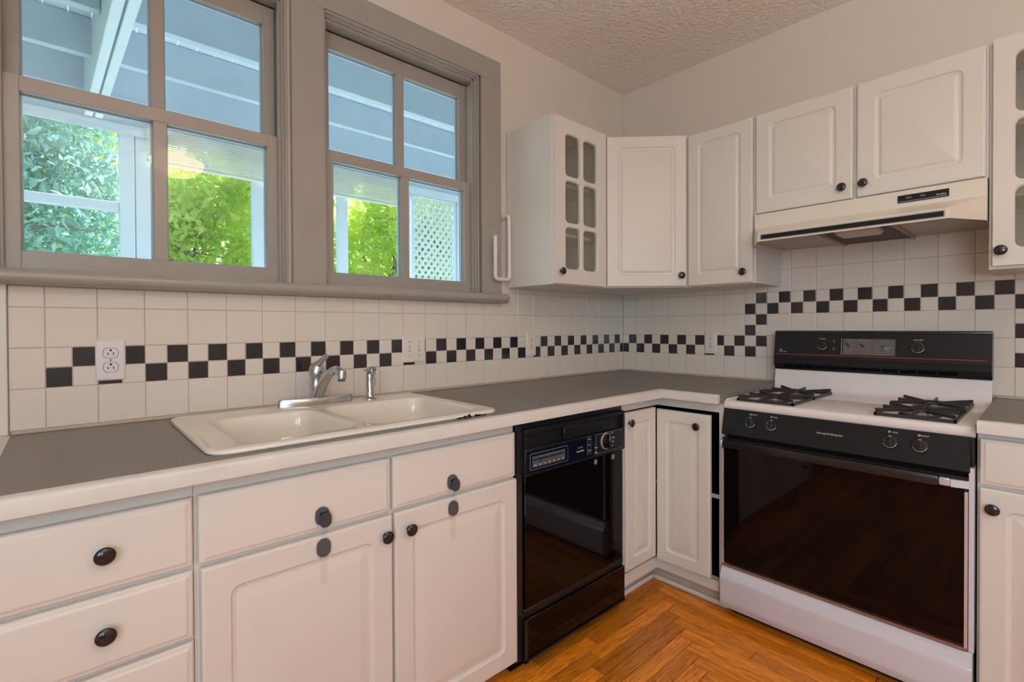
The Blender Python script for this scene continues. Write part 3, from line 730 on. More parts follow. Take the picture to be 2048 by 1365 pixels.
# ------------------------------------------------------------------ sink, faucet, sprayer
t = thing('sink', 'cream enamel double-bowl sink set into the grey counter', 'sink', (-1.99, -0.35, CT)); ox, oy = 1.99, 0.35
RX0, RX1, RY0, RY1 = -2.407, -1.577, -0.632, -0.058; RT = 0.004
bm = B()
rings = nested(bm, RX0, RX1, RY0, RY1, [(0.003, CT+0.0004, 0.045), (0.0, CT+0.004, 0.048), (0.002, RT-0.003, 0.046), (0.008, RT, 0.04), (0.016, RT+0.0005, 0.034)], 'z', 4, False)
# deck around the two bowls
last = rings[-1]; DXM = -2.025
bowls = [(-2.330, -2.046, -0.588, -0.205), (-2.004, -1.632, -0.588, -0.205)]
x0_, x1_, y0_, y1_ = RX0+0.016, RX1-0.016, RY0+0.016, RY1-0.016
for k, (a, b, c, d) in enumerate(bowls):
    cxa, cxb = (x0_, DXM) if k == 0 else (DXM, x1_)
    prof = [(-0.010, RT+0.0005, 0.060), (-0.004, RT-0.002, 0.056), (0.0, RT-0.009, 0.052), (0.004, -0.05, 0.05), (0.012, -0.15, 0.05), (0.030, -0.178, 0.045), (0.09, -0.186, 0.05)]
    rr = []
    for ins, z, r in prof: rr.append([bm.verts.new((p[0], p[1], z)) for p in rrect(a+ins, b-ins, c+ins, d-ins, r, 4)])
    for p, q in zip(rr, rr[1:]):
        for j in range(20): bm.faces.new([p[j], p[(j+1) % 20], q[(j+1) % 20], q[j]])
    bm.faces.new(rr[-1])
    Q = [bm.verts.new((u, v, RT+0.0005)) for u, v in ((cxb, y1_), (cxa, y1_), (cxa, y0_), (cxb, y0_))]
    Pn = rr[0]
    for q in range(4):
        for s_ in range(4): bm.faces.new([Pn[q*5+s_], Pn[q*5+s_+1], Q[q]])
        bm.faces.new([Pn[q*5+4], Pn[(q*5+5) % 20], Q[(q+1) % 4], Q[q]])
# join outer ring to the deck rectangle
Q = [bm.verts.new((u, v, RT+0.0005)) for u, v in ((x1_, y1_), (x0_, y1_), (x0_, y0_), (x1_, y0_))]
for v in last: pass
bmesh.ops.remove_doubles(bm, verts=bm.verts[:], dist=1e-5)
bmesh.ops.translate(bm, verts=bm.verts[:], vec=(ox, oy, 0))
sink = obj('basin', bm, sink_m, t)
bm = B(); nested(bm, RX0+ox, RX1+ox, RY0+oy, RY1+oy, [(0.008, RT-0.0035, 0.04), (0.012, RT-0.0036, 0.034)], 'z', 4, False); bm.free()
for k, (a, b, c, d) in enumerate(bowls):
    bm = B(); lathe(bm, [(0.045, -0.1855), (0.045, -0.1835), (0.036, -0.182), (0.03, -0.1845), (0, -0.1850)], ((a+b)/2+ox, (c+d)/2+oy, 0)); obj('drain', bm, chrome_m, t)
bm = B()
for k in range(46):
    x = -1.76+0.13*random.random(); 
    bx(bm, x+ox, x+0.004+0.006*random.random()+ox, RY0+0.0005+oy, RY0+0.004+oy, CT+0.001, CT+0.003+0.007*random.random()*max(0, 1-abs(x+1.71)/0.06))
bmesh.ops.translate(bm, verts=bm.verts[:], vec=(0, -0.0015, 0)); obj('rust_chips', bm, rust_m, t, smooth=False, label='orange rust chips under the sink lip')

t = thing('faucet', 'chrome single-lever kitchen faucet on the sink deck', 'faucet', (-1.980, -0.108, RT+0.001)); t['base'] = 0.0; 
bm = B(); rr = []
for sc, z_ in ((1.0, 0.0), (1.0, 0.010), (0.965, 0.018), (0.86, 0.0235)):
    ring_ = []
    for k in range(40):
        a = 2*PI*k/40; x_ = 0.130*math.cos(a); hw = 0.031*(1-0.45*(abs(x_)/0.130)**2)
        ring_.append(bm.verts.new((x_*(1-(1-sc)*0.25), math.copysign(abs(math.sin(a))**0.62, math.sin(a))*hw*sc, z_)))
    rr.append(ring_)
for p, q in zip(rr, rr[1:]):
    for k in range(40): bm.faces.new([p[k], p[(k+1) % 40], q[(k+1) % 40], q[k]])
bm.faces.new(rr[-1]); obj('base_plate', bm, chrome_m, t)
bm = B(); lathe(bm, [(0.0265, 0.0230), (0.0265, 0.026), (0.0235, 0.029), (0.0232, 0.058), (0.0242, 0.059), (0.0242, 0.0615), (0.0235, 0.063), (0.0235, 0.098), (0.0242, 0.100)], n=28); obj('faucet_body', bm, chrome_m, t)
bm = B(); lathe(bm, [(0.0248, 0.1005), (0.0258, 0.106), (0.0252, 0.118), (0.0222, 0.131), (0.017, 0.141), (0.010, 0.147), (0, 0.149)], n=28)
tube(bm, [(0.0, -0.006, 0.132), (0.003, -0.018, 0.143), (0.008, -0.034, 0.155), (0.013, -0.050, 0.166), (0.015, -0.058, 0.170)], [0.014, 0.0115, 0.0085, 0.0095, 0.0065], 14); 
ha = obj('handle', bm, chrome_m, t)
bm = B(); lathe(bm, [(0.0045, 0), (0.0045, 0.0015), (0, 0.0018)], (0.004, -0.0237, 0.112), (0.15, -1, 0.1), 12); obj('button', bm, dgrey_m, ha)
bm = B(); pts = []
for k in range(15):
    s_ = k/14; yy = -0.012-0.176*s_; zz = 0.030+0.098*math.sin(min(1, s_*1.18)*PI/2)**0.9 - (0.010*max(0, s_-0.8)/0.2)
    pts.append((0.010*s_, yy, zz))
tube(bm, pts, [0.0190-0.0055*min(1, k/10) for k in range(15)], 14)
sp_ = obj('spout', bm, chrome_m, t)
ex, ey, ez = pts[-1]
bm = B(); lathe(bm, [(0.0125, 0.012), (0.0145, 0.008), (0.0145, -0.014), (0.0125, -0.016)], (ex, ey, ez-0.002), n=20); obj('spout_end', bm, chrome_m, sp_)
bm = B(); lathe(bm, [(0.0118, -0.0155), (0.0118, -0.024), (0.009, -0.0245)], (ex, ey, ez-0.002), n=20); obj('aerator', bm, dgrey_m, sp_)

t = thing('side_sprayer', 'chrome sink sprayer standing to the right of the faucet', 'sprayer', (-1.795, -0.138, RT+0.001)); t['base'] = 0.0
bm = B(); lathe(bm, [(0.026, 0), (0.0255, 0.003), (0.018, 0.007), (0.0145, 0.013), (0.0135, 0.022)], n=22); obj('flange', bm, chrome_m, t)
bm = B(); lathe(bm, [(0.0148, 0.0225), (0.0146, 0.030), (0.0134, 0.032), (0.0134, 0.075), (0.0138, 0.092), (0.011, 0.100)], n=20); obj('body', bm, chrome_m, t)
bm = B(); lathe(bm, [(0.0145, -0.012), (0.0165, -0.006), (0.0165, 0.010), (0.0125, 0.015), (0.010, 0.013), (0, 0.012)], (0.004, -0.008, 0.105), (0.35, -1, 0.05), 20); obj('spray_head', bm, chrome_m, t)
bm = B(); tube(bm, [(0.0, -0.010, 0.104), (-0.010, -0.004, 0.110), (-0.020, 0.006, 0.106)], [0.004, 0.004, 0.003], 8); tube(bm, [(0.011, -0.010, 0.092), (0.016, -0.012, 0.07), (0.013, -0.010, 0.045)], [0.003, 0.003, 0.002], 8); obj('trigger', bm, chrome_m, t)

# ------------------------------------------------------------------ outlets and switches
def plate(name, label, cat, loc, rz, w_, h_, kind, m=ivory_m):
    t = thing(name, label, cat, loc, rz); t['base'] = 0.0
    bm = B(); nested(bm, -w_/2, w_/2, 0, h_, [(0, -0.0004, 0.003), (0, -0.002, 0.003), (0.003, -0.0055, 0.004), (0.006, -0.006, 0.004)]); obj('cover_plate', bm, m, t)
    def scr(x, z):
        b_ = B(); lathe(b_, [(0.003, 0), (0.0028, 0.001), (0, 0.0013)], (x, -0.0058, z), (0, -1, 0), 12); bx(b_, x-0.0024, x+0.0024, -0.0075, -0.007, z-0.0004, z+0.0004); obj('screw', b_, dial_m, t)
    def slots(par, z, x=0):
        b_ = B(); bx(b_, x-0.0072, x-0.0052, -0.0083, -0.0070, z-0.004, z+0.0035); bx(b_, x+0.0052, x+0.0072, -0.0083, -0.0070, z-0.004, z+0.004)
        lathe(b_, [(0.0028, 0), (0.0028, 0.0009)], (x, -0.0073, z+0.010), (0, -1, 0), 12); obj('slot', b_, void_m, par)
    if kind == 'duplex':
        for z in (h_/2+0.0205, h_/2-0.0205):
            b_ = B(); nested(b_, -0.0172, 0.0172, z-0.0145, z+0.0145, [(-0.0007, -0.0060, 0.012), (-0.0007, -0.0062, 0.012)]); obj('outlet_rim', b_, dgrey_m, t)
            b_ = B(); nested(b_, -0.0170, 0.0170, z-0.0143, z+0.0143, [(0, -0.0062, 0.012), (0.0003, -0.0076, 0.012)]); f = obj('receptacle', b_, m, t); slots(f, z-0.002)
        scr(0, h_/2)
    elif kind == 'gfci':
        b_ = B(); nested(b_, -0.0168, 0.0168, h_/2-0.0335, h_/2+0.0335, [(0, -0.0058, 0.002), (0.0006, -0.0078, 0.002)]); f = obj('receptacle', b_, m, t)
        slots(f, h_/2+0.017); slots(f, h_/2-0.022)
        b_ = B(); bx(b_, -0.008, -0.001, -0.0090, -0.0078, h_/2-0.004, h_/2+0.001); bx(b_, 0.001, 0.008, -0.0090, -0.0078, h_/2-0.004, h_/2+0.001); obj('test_button', b_, grout_m, f)
        scr(0, h_/2+0.048); scr(0, h_/2-0.048)
    else:
        for x in (-0.023, 0.023):
            b_ = B(); bx(b_, x-0.005, x+0.005, -0.0064, -0.0058, h_/2-0.012, h_/2+0.012); obj('toggle_slot', b_, grout_m, t)
            b_ = B(); prism(b_, [(-0.006, h_/2-0.006), (-0.016, h_/2-0.011), (-0.018, h_/2-0.005), (-0.006, h_/2+0.006)], 'x', x-0.0035, x+0.0035, 0.0008); obj('toggle', b_, m, t)
            scr(x, h_/2+0.030); scr(x, h_/2-0.030)
    return t
plate('wall_outlet', 'white duplex outlet on the tiles at the far end of the counter under window_1'.replace(' under window_1', ' beyond the sink'), 'outlet', (-2.535, -0.0005, 0.121), 0, 0.069, 0.118, 'duplex', lilac_m)
plate('light_switch', 'ivory double toggle switch plate on the tiles right of the sink sprayer', 'switch', (-1.525, -0.0005, 0.122), 0, 0.112, 0.116, 'switch')
plate('wall_outlet', 'ivory outlet with test buttons on the window wall tiles below the glass-door cabinet', 'outlet', (-0.8235, -0.0005, 0.119), 0, 0.070, 0.118, 'gfci')
plate('wall_outlet', 'ivory outlet on the tiles left of the range', 'outlet', (-0.0005, -0.5765, 0.119), -PI/2, 0.070, 0.118, 'gfci')

def specks(name, label, parent, pts, m):
    for p in pts:
        b_ = B(); bx(b_, *p); obj(name, b_, m, parent, smooth=False)
# child locks
def latch(x, label):
    t = thing('child_lock', label, 'lock', (x, FY-0.0210, -0.413)); t['base'] = 0.0
    def disc(z, deep, off=0.0):
        b_ = B(); nested(b_, -0.0165, 0.0165, z-0.022, z+0.022, [(0, 0, 0.0155), (0, -0.006, 0.0155), (0.0015, -0.008, 0.014)]); o = obj('adhesive_pad', b_, dgrey_m, t, (off, 0, 0.40))
        if deep:
            b_ = B(); nested(b_, -0.0140, 0.0140, z-0.026, z+0.011, [(0.002, -0.011, 0.011), (0.0, -0.016, 0.0130), (0.002, -0.019, 0.011)]); obj('lock_button', b_, mat('dark_grey_plastic', (0.05, 0.055, 0.065), 0.45), t, (off+0.004, 0, 0.40))
            b_ = B(); bx(b_, -0.010, 0.010, -0.012, -0.0078, z-0.016, z+0.010); obj('hinge_block', b_, black_m, t, (off+0.003, 0, 0.40))
    disc(-0.176, True); disc(-0.255, False, 0.003)
    b_ = B(); bx(b_, -0.006, 0.010, -0.0105, -0.0095, -0.234, -0.198); obj('strap', b_, strap_m, t, (0, 0, 0.40), smooth=False)
    b_ = B(); prism(b_, [(-0.0055, -0.345), (0.0095, -0.345), (0.011, -0.277), (-0.007, -0.277)], 'y', -0.0022, -0.0012); obj('strap_tail', b_, strap_m, t, (0.001, 0, 0.40), smooth=False)
latch(-2.172, 'grey child lock with clear strap on the wider sink cabinet front beside the drawers')
latch(-1.785, 'grey child lock with clear strap on the sink cabinet front next to the dishwasher')

# white bent tube holder by the window
t = thing('towel_holder', 'white bent plastic tube towel holder on the wall between window casing and glass-door cabinet', 'holder', (-1.012, -0.001, 0.495)); t['base'] = 0.0
bm = B(); pz = []
pz += [(0.0, 0.0, 0.320), (0.0, -0.030, 0.320), (-0.001, -0.041, 0.316), (-0.001, -0.045, 0.304)]
pz += [(0, -0.045, 0.10), (0, -0.045, 0.035)] + [(-0.018+0.018*math.cos(a), -0.045, 0.024+0.018*math.sin(a)) for a in [-PI/2*k/5 for k in range(1, 6)]]
pz += [(-0.072, -0.045, 0.006)] + [(-0.072-0.018*math.sin(a), -0.045, 0.024-0.018*math.cos(a)) for a in [PI/2*k/5 for k in range(1, 6)]] + [(-0.090, -0.045, 0.125)]
tube(bm, pz, 0.0095, 14); obj('tube_arm', bm, lilac_m, t)
bm = B(); lathe(bm, [(0.0125, 0.0), (0.0125, 0.006), (0.010, 0.008)], (0, 0, 0.320), (0, -1, 0), 16); obj('wall_mount', bm, lilac_m, t)
bm = B(); tube(bm, [(-0.090, -0.045, 0.1255), (-0.090, -0.045, 0.212)], 0.0108, 16); obj('end_cap', bm, lilac_m, t)

# ------------------------------------------------------------------ wall cabinets
UY = -0.305
ZB, ZT = 0.466, 1.240
t = thing('glass_door_wall_cabinet', 'white wall cabinet with six-pane glass door beside the window', 'cabinet', (-0.985, UY, ZB)); Wd = 0.384
carcass(t, Wd, 0.302, ZB, ZT, m=cab_m, front=[(0, 0.022, ZB, ZT), (Wd-0.022, Wd, ZB, ZT), (0.022, Wd-0.022, ZB, ZB+0.03), (0.022, Wd-0.022, ZT-0.03, ZT)])
for z in (0.700, 0.938):
    bm = B(); bx(bm, 0.0165, Wd-0.0165, 0.03, 0.295, z, z+0.016); obj('shelf', bm, cab_m, t, smooth=False)
glass_door(t, 0.008, Wd-0.006, ZB+0.004, ZT-0.006, kx=0.040, kz=ZB+0.060, st=0.068, mw=0.024, sz=0.070)
t = thing('corner_wall_cabinet', 'white corner wall cabinet with a single angled door', 'cabinet', (-0.6005, UY, ZB), -PI/4); 
L_ = 0.42
bm = B(); s2 = math.sqrt(0.5)
def loc(p): dx, dy = p[0]+0.6005, p[1]-UY; return (dx*s2-dy*s2, dx*s2+dy*s2)
plan = [(-0.6003, UY), (-0.6003, -0.003), (-0.003, -0.003), (-0.003, -0.6035), (-0.3035, -0.6035)]
prism(bm, [loc(p) for p in plan], 'z', ZB, ZT-0.012); obj('body', bm, cab_m, t, smooth=False)
L_ = loc((-0.3035, -0.6035))[0]
rp_door(t, 0.014, L_-0.012, ZB+0.004, ZT-0.016, L_-0.040, ZB+0.058, rw=0.023)
UX = -0.305
ZT2 = 1.220
t = thing('narrow_wall_cabinet', 'narrow white single-door wall cabinet between the corner cabinet and the range hood', 'cabinet', (UX, -0.6045, ZB), -PI/2); Wd = 0.3295
carcass(t, Wd, 0.302, ZB, ZT2, front=[(0, Wd, ZB, ZT2)])
rp_door(t, 0.010, Wd-0.008, ZB+0.003, ZT2-0.004, Wd-0.046, ZB+0.053, fr=0.052, rw=0.023)
t = thing('hood_wall_cabinet', 'short white two-door wall cabinet directly above the range hood', 'cabinet', (UX, -0.935, 0.770), -PI/2); Wd = 0.7615
carcass(t, Wd, 0.302, 0.770, ZT2, front=[(0, Wd, 0.770, ZT2)])
rp_door(t, 0.006, 0.374, 0.7735, ZT2-0.004, 0.340, 0.821, fr=0.056, rw=0.023); rp_door(t, 0.388, 0.754, 0.7735, ZT2-0.004, 0.411, 0.823, fr=0.056, rw=0.023)
t = thing('glass_door_wall_cabinet', 'white wall cabinet with glass door to the right of the range hood', 'cabinet', (UX, -1.6975, 0.458), -PI/2); Wd = 0.46
carcass(t, Wd, 0.302, 0.458, 1.228, front=[(0, 0.03, 0.458, 1.228), (Wd-0.03, Wd, 0.458, 1.228), (0.03, Wd-0.03, 0.458, 0.49), (0.03, Wd-0.03, 1.20, 1.228)])
for z in (0.700, 0.938):
    bm = B(); bx(bm, 0.0165, Wd-0.0165, 0.03, 0.295, z, z+0.016); obj('shelf', bm, cab_m, t, smooth=False)
glass_door(t, 0.010, Wd-0.008, 0.468, 1.222, kx=0.030, kz=0.518, st=0.052, mw=0.022, sz=0.056)

# ------------------------------------------------------------------ range hood
t = thing('range_hood', 'almond range hood with black stripe and small control panel over the range', 'hood', (0, -0.9375, 0.615), -PI/2)
HW = 0.7565
# shell as an open sheet: plan of the lip is narrower than the back, with canted wings
def ring(z, pts): return [(p[0], p[1], z) for p in pts]
back = -0.005; F0 = -0.328; F1 = -0.495
bm = B()
def V_(p): return bm.verts.new(p)
# local x along the front, local y = world x
top_z, bend_z, lip_t, lip_b = 0.7685, 0.708, 0.655, 0.620; side_b = 0.622
A0, A1 = V_((0, F0, top_z)), V_((HW, F0, top_z)); B0, B1 = V_((0, F0, bend_z)), V_((HW, F0, bend_z))
i0, i1 = 0.078, HW-0.078
C0, C1 = V_((i0, F1, lip_t)), V_((i1, F1, lip_t)); D0, D1 = V_((i0, F1-0.002, lip_b)), V_((i1, F1-0.002, lip_b))
E0, E1 = V_((0, F0-0.010, lip_t-0.010)), V_((HW, F0-0.010, lip_t-0.010)); G0, G1 = V_((0, F0-0.010, side_b)), V_((HW, F0-0.010, side_b))
bm.faces.new([A0, A1, B1, B0]); bm.faces.new([B0, B1, C1, C0]); bm.faces.new([C0, C1, D1, D0])
bm.faces.new([B0, C0, E0]); bm.faces.new([C0, D0, G0, E0]); bm.faces.new([B1, E1, C1]); bm.faces.new([C1, E1, G1, D1])
T0, T1, U0, U1 = V_((0, back, top_z)), V_((HW, back, top_z)), V_((0, back, side_b)), V_((HW, back, side_b))
bm.faces.new([A0, B0, E0, G0, U0, T0]); bm.faces.new([A1, T1, U1, G1, E1, B1]); bm.faces.new([A0, T0, T1, A1])
bmesh.ops.recalc_face_normals(bm, faces=bm.faces[:]); bmesh.ops.solidify(bm, geom=bm.faces[:], thickness=0.0012)
obj('hood_shell', bm, hood_m, t, smooth=False)
bm = B()
# underside: two flat pans, a dark filter bay between
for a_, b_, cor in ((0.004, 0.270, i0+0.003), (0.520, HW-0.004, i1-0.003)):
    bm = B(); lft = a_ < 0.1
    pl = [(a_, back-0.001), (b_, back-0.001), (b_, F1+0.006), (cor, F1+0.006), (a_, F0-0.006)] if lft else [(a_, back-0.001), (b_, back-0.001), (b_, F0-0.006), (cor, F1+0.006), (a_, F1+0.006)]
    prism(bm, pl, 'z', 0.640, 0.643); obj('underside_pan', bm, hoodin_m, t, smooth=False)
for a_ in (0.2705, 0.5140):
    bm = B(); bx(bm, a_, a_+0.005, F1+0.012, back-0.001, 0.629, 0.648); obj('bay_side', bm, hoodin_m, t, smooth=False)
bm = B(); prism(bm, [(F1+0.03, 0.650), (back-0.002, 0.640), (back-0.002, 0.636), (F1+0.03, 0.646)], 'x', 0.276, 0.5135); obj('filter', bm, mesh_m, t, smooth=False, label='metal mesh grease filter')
bm = B(); nested(bm, 0.325, 0.465, -0.40, -0.27, [(0.0, 0.643, 0.01), (0.0, 0.636, 0.012), (0.008, 0.624, 0.01)], 'z'); obj('lamp_lens', bm, lens_m, t)
def on_front(bm, a, b, z0, z1, y, th=0.0008): bx(bm, a, b, y-th, y, z0, z1); return bm
fy = F0-0.0004
bm = B(); on_front(bm, 0.515, 0.660, 0.7235, 0.7515, fy-0.0006, 0.0006); obj('control_plate', bm, pblack_m, t, smooth=False)
bm = B(); on_front(bm, 0.518, 0.657, 0.7275, 0.7285, fy-0.0013, 0.0004); obj('white_line', bm, white_print, t, smooth=False)
for x in (0.540, 0.580):
    bm = B(); bx(bm, x, x+0.016, fy-0.006, fy-0.0013, 0.735, 0.744, 0.001); obj('slide_switch', bm, dgrey_m, t)
text('Ventline', 0.0095, white_print, t, (0.638, fy-0.0014, 0.7355), sx=0.9, shear=0.2)
ly = F1-0.003
bm = B()
for a in ((i0+0.012, i1-0.010, 0.6260, 0.6266), (i0+0.012, i1-0.010, 0.6474, 0.6480), (i0+0.012, i0+0.0126, 0.6266, 0.6474), (i1-0.0106, i1-0.010, 0.6266, 0.6474)): on_front(bm, *a, ly)
obj('pinstripe', bm, black_m, t, smooth=False)
bm = B(); on_front(bm, i0+0.015, i1-0.013, 0.6282, 0.6452, ly); obj('stripe', bm, pblack_m, t, smooth=False, label='long black stripe')

# ------------------------------------------------------------------ range
t = thing('gas_range', 'white and black freestanding gas range with four burners and black glass oven door', 'range', (0, -0.9375, -0.91), -PI/2)
RW = 0.7555
YF = -0.662   # oven door face
TF = -0.628   # front edge of the cooktop
bm = B(); bx(bm, 0.004, RW-0.004, -0.622, -0.022, -0.868, -0.060); obj('body', bm, enamel_m, t, smooth=False)
bm = B(); bx(bm, 0.02, RW-0.02, -0.60, -0.04, -0.9095, -0.8685); obj('plinth', bm, black_m, t, smooth=False)
# cooktop with rolled front edge, two sunken burner wells and the coved back guard
CK = -0.034
bm = B()
prism(bm, [(TF, -0.0655), (TF-0.004, -0.060), (TF-0.004, CK-0.010), (TF+0.001, CK-0.003), (TF+0.008, CK), (-0.125, CK), (-0.105, CK+0.004), (-0.092, CK+0.016), (-0.080, 0.063), (-0.030, 0.063), (-0.030, -0.0595), (TF+0.01, -0.0595)], 'x', 0, RW)
ct = obj('cooktop', bm, enwarm_m, t, label='white enamel cooktop with coved back')
bm = B()
for a, b in ((0.0, 0.006), (RW-0.006, RW)): bx(bm, a, b, TF+0.01, -0.13, CK+0.0001, CK+0.005, 0.002)
obj('side_rim', bm, enwarm_m, t)
for ux in (0.145, 0.605):
    for uy in (-0.495, -0.245):
        b_ = B(); lathe(b_, [(0.058, 0.0005), (0.056, 0.003), (0.044, 0.0035), (0.042, 0.0015)], (ux, uy, CK), n=28); obj('drip_ring', b_, black_m, t)
        b_ = B(); lathe(b_, [(0.036, 0.0012), (0.037, 0.006), (0.033, 0.0105), (0.024, 0.0110), (0.022, 0.0125), (0, 0.0128)], (ux, uy, CK), n=24)
        for k in range(20):
            a = 2*PI*k/20; bx(b_, ux+0.036*math.cos(a)-0.0018, ux+0.036*math.cos(a)+0.0018, uy+0.036*math.sin(a)-0.0018, uy+0.036*math.sin(a)+0.0018, CK+0.003, CK+0.010)
        obj('burner', b_, brass_m, t)
def grate(xc):
    b_ = B(); gx0, gx1 = xc-0.105, xc+0.105; gz = CK+0.004; gt = CK+0.020
    for ya, yb_ in ((-0.605, -0.375), (-0.365, -0.125)):
        for q in ((gx0, gx1, ya, ya+0.007), (gx0, gx1, yb_-0.007, yb_), (gx0, gx0+0.007, ya, yb_), (gx1-0.007, gx1, ya, yb_)): bx(b_, q[0], q[1], q[2], q[3], CK+0.0008, gz+0.007)
        ym = (ya+yb_)/2
        def blade(p, q, z0, z1):
            p, q = Vector(p), Vector(q); d = (q-p).normalized(); nrm = Vector((-d.y, d.x, 0))*0.0026
            V = [b_.verts.new(v) for v in ((p.x+nrm.x, p.y+nrm.y, z0-0.012), (p.x-nrm.x, p.y-nrm.y, z0-0.012), (q.x-nrm.x, q.y-nrm.y, z1-0.008), (q.x+nrm.x, q.y+nrm.y, z1-0.008), (p.x+nrm.x, p.y+nrm.y, z0), (p.x-nrm.x, p.y-nrm.y, z0), (q.x-nrm.x, q.y-nrm.y, z1), (q.x+nrm.x, q.y+nrm.y, z1))]
            for f in ((0, 1, 2, 3), (4, 5, 6, 7), (0, 1, 5, 4), (1, 2, 6, 5), (2, 3, 7, 6), (3, 0, 4, 7)): b_.faces.new([V[i] for i in f])
        cen = (xc, ym, 0)
        for p in ((gx0+0.004, ya+0.006), (gx0+0.004, ym), (gx0+0.004, yb_-0.006), (gx1-0.004, ya+0.006), (gx1-0.004, ym), (gx1-0.004, yb_-0.006), (xc, ya+0.004), (xc, yb_-0.004)):
            p3 = Vector((p[0], p[1], 0)); e = p3.lerp(Vector(cen), 0.80); blade(p3, e, gt+0.005, gt)
        # upper ring bars joining the inner ends
        for k in range(8):
            a0, a1 = 2*PI*k/8, 2*PI*(k+1)/8; r_ = 0.021
            tube(b_, [(xc+r_*math.cos(a0), ym+r_*math.sin(a0), gt-0.003), (xc+r_*math.cos(a1), ym+r_*math.sin(a1), gt-0.003)], 0.0026, 5)
    obj('grate', b_, iron_m, t, label='black cast grate over a front and a back burner')
grate(0.145); grate(0.605)
# sloped front control panel
pt, pb = (TF-0.006, -0.0665), (YF+0.004, -0.165)
bm = B(); prism(bm, [pt, pb, (pb[0]+0.004, pb[1]-0.004), (-0.60, pb[1]-0.004), (-0.60, pt[1])], 'x', 0.002, RW-0.010)
pn = obj('control_panel', bm, pblack_m, t, label='black control panel with four burner knobs')
bm = B(); bx(bm, RW-0.0095, RW-0.001, -0.650, -0.58, -0.150, -0.0665, 0.002); obj('panel_end', bm, black_m, t)
tilt = math.atan2(pb[0]-pt[0], pb[1]-pt[1])
d_ = Vector((0, pb[0]-pt[0], pb[1]-pt[1])).normalized(); nrm = Vector((0, d_.z, -d_.y)); nrm = nrm if nrm.y < 0 else -nrm
rx = math.atan2(-nrm.y, nrm.z)
def on_panel(x, z, off=0.0):
    f = (z-pt[1])/(pb[1]-pt[1]); return Vector((x, pt[0]+(pb[0]-pt[0])*f, z))+nrm*off
def dial(par, o, n_, r=0.0215, lab=None):
    b_ = B(); lathe(b_, [(r*1.03, 0.0004), (r*1.03, 0.004), (r*0.96, 0.0065), (r*0.62, 0.0075), (r*0.60, 0.0085), (0, 0.0087)], o, n_, 28)
    d = obj('knob', b_, knob_m, par); n_ = Vector(n_); u = Vector((1, 0, 0)); v = n_.cross(u); v = v if v.z > 0 else -v; O = Vector(o)
    b_ = B(); P4 = [O+n_*0.0084+u*a*r*0.17+v*b*r*0.62 for a, b in ((-1, -1), (1, -1), (1, 1), (-1, 1))]; Q4 = [p+n_*0.0115 for p in P4]
    vv = [b_.verts.new(p) for p in P4+Q4]
    for f in ((0, 1, 2, 3), (4, 5, 6, 7), (0, 1, 5, 4), (1, 2, 6, 5), (2, 3, 7, 6), (3, 0, 4, 7)): b_.faces.new([vv[i] for i in f])
    obj('grip', b_, pblack_m, d)
    b_ = B(); k0, k1 = 200, 345
    pts = [O+n_*0.0068+u*r*0.88*math.cos(math.radians(a))+v*r*0.88*math.sin(math.radians(a)) for a in range(k0, k1, 12)]
    tube(b_, pts, [0.0003+0.0006*i/len(pts) for i in range(len(pts))], 5); obj('scale_mark', b_, white_print, d)
    return d
for x, lab in ((0.111, 'LEFT\nFRONT'), (0.188, 'LEFT\nREAR'), (0.552, 'RIGHT\nREAR'), (0.628, 'RIGHT\nFRONT')):
    dial(t, on_panel(x, -0.109, 0.0), nrm)
    a_ = text(lab.split('\n')[1], 0.0062, white_print, t, on_panel(x+0.012, -0.0785, 0.0004), rot=(rx, 0, 0))
    b_ = B(); o_ = on_panel(x-0.003, -0.0785, 0.0003)
    for i in range(2):
        for j in range(2): bx(b_, o_.x-0.003+i*0.0036, o_.x-0.0004+i*0.0036, o_.y-0.0003, o_.y+0.0002, o_.z-0.003+j*0.0036, o_.z-0.0004+j*0.0036)
    obj('burner_mark', b_, white_print, t, smooth=False)
    text('OFF', 0.005, white_print, t, on_panel(x, -0.0915, 0.0072), rot=(rx, 0, 0))
text('Extra Large Self Cleaning Oven', 0.0088, white_print, t, on_panel(0.380, -0.112, 0.0004), rot=(rx, 0, 0), shear=0.25, sx=0.72)
# oven door
bm = B(); bx(bm, 0.004, RW-0.014, YF+0.006, -0.624, -0.690, -0.182); obj('door_liner', bm, black_m, t, smooth=False)
bm = B(); bx(bm, 0.012, RW-0.022, YF, YF+0.0055, -0.682, -0.196, 0.0015); dr = obj('oven_door', bm, gblack_m, t, label='black glass oven door')
bm = B(); bx(bm, 0.012, RW-0.080, YF-0.016, YF-0.0005, -0.218, -0.186, 0.005, 2); obj('handle', bm, black_m, dr, label='full-width black bar handle')
bm = B(); bx(bm, RW-0.0795, RW-0.052, YF-0.014, YF-0.0005, -0.214, -0.190, 0.003); bx(bm, 0.000, 0.0115, YF-0.014, YF+0.01, -0.216, -0.190, 0.003); obj('handle_end', bm, mat('pale_chrome', (0.72, 0.76, 0.82), 0.3, metal=0.6), dr, label='chrome handle end')
bm = B(); prism(bm, [(RW-0.0515, YF-0.013), (RW-0.010, YF-0.002), (RW-0.010, YF+0.004), (RW-0.0515, YF-0.0005)], 'z', -0.214, -0.192); obj('handle_bracket', bm, enamel_m, dr, smooth=False)
for a_ in (RW-0.0215, 0.004):
    bm = B(); bx(bm, a_, a_+0.0075, YF-0.001, YF+0.02, -0.690, -0.225); obj('side_edge', bm, MATS['pale_chrome'], dr, smooth=False, label='chrome door edge')
bm = B(); bx(bm, 0.004, RW-0.014, YF-0.001, YF+0.02, -0.6985, -0.6905); obj('bottom_edge', bm, copper_m, dr, smooth=False, label='bronze lower edge')
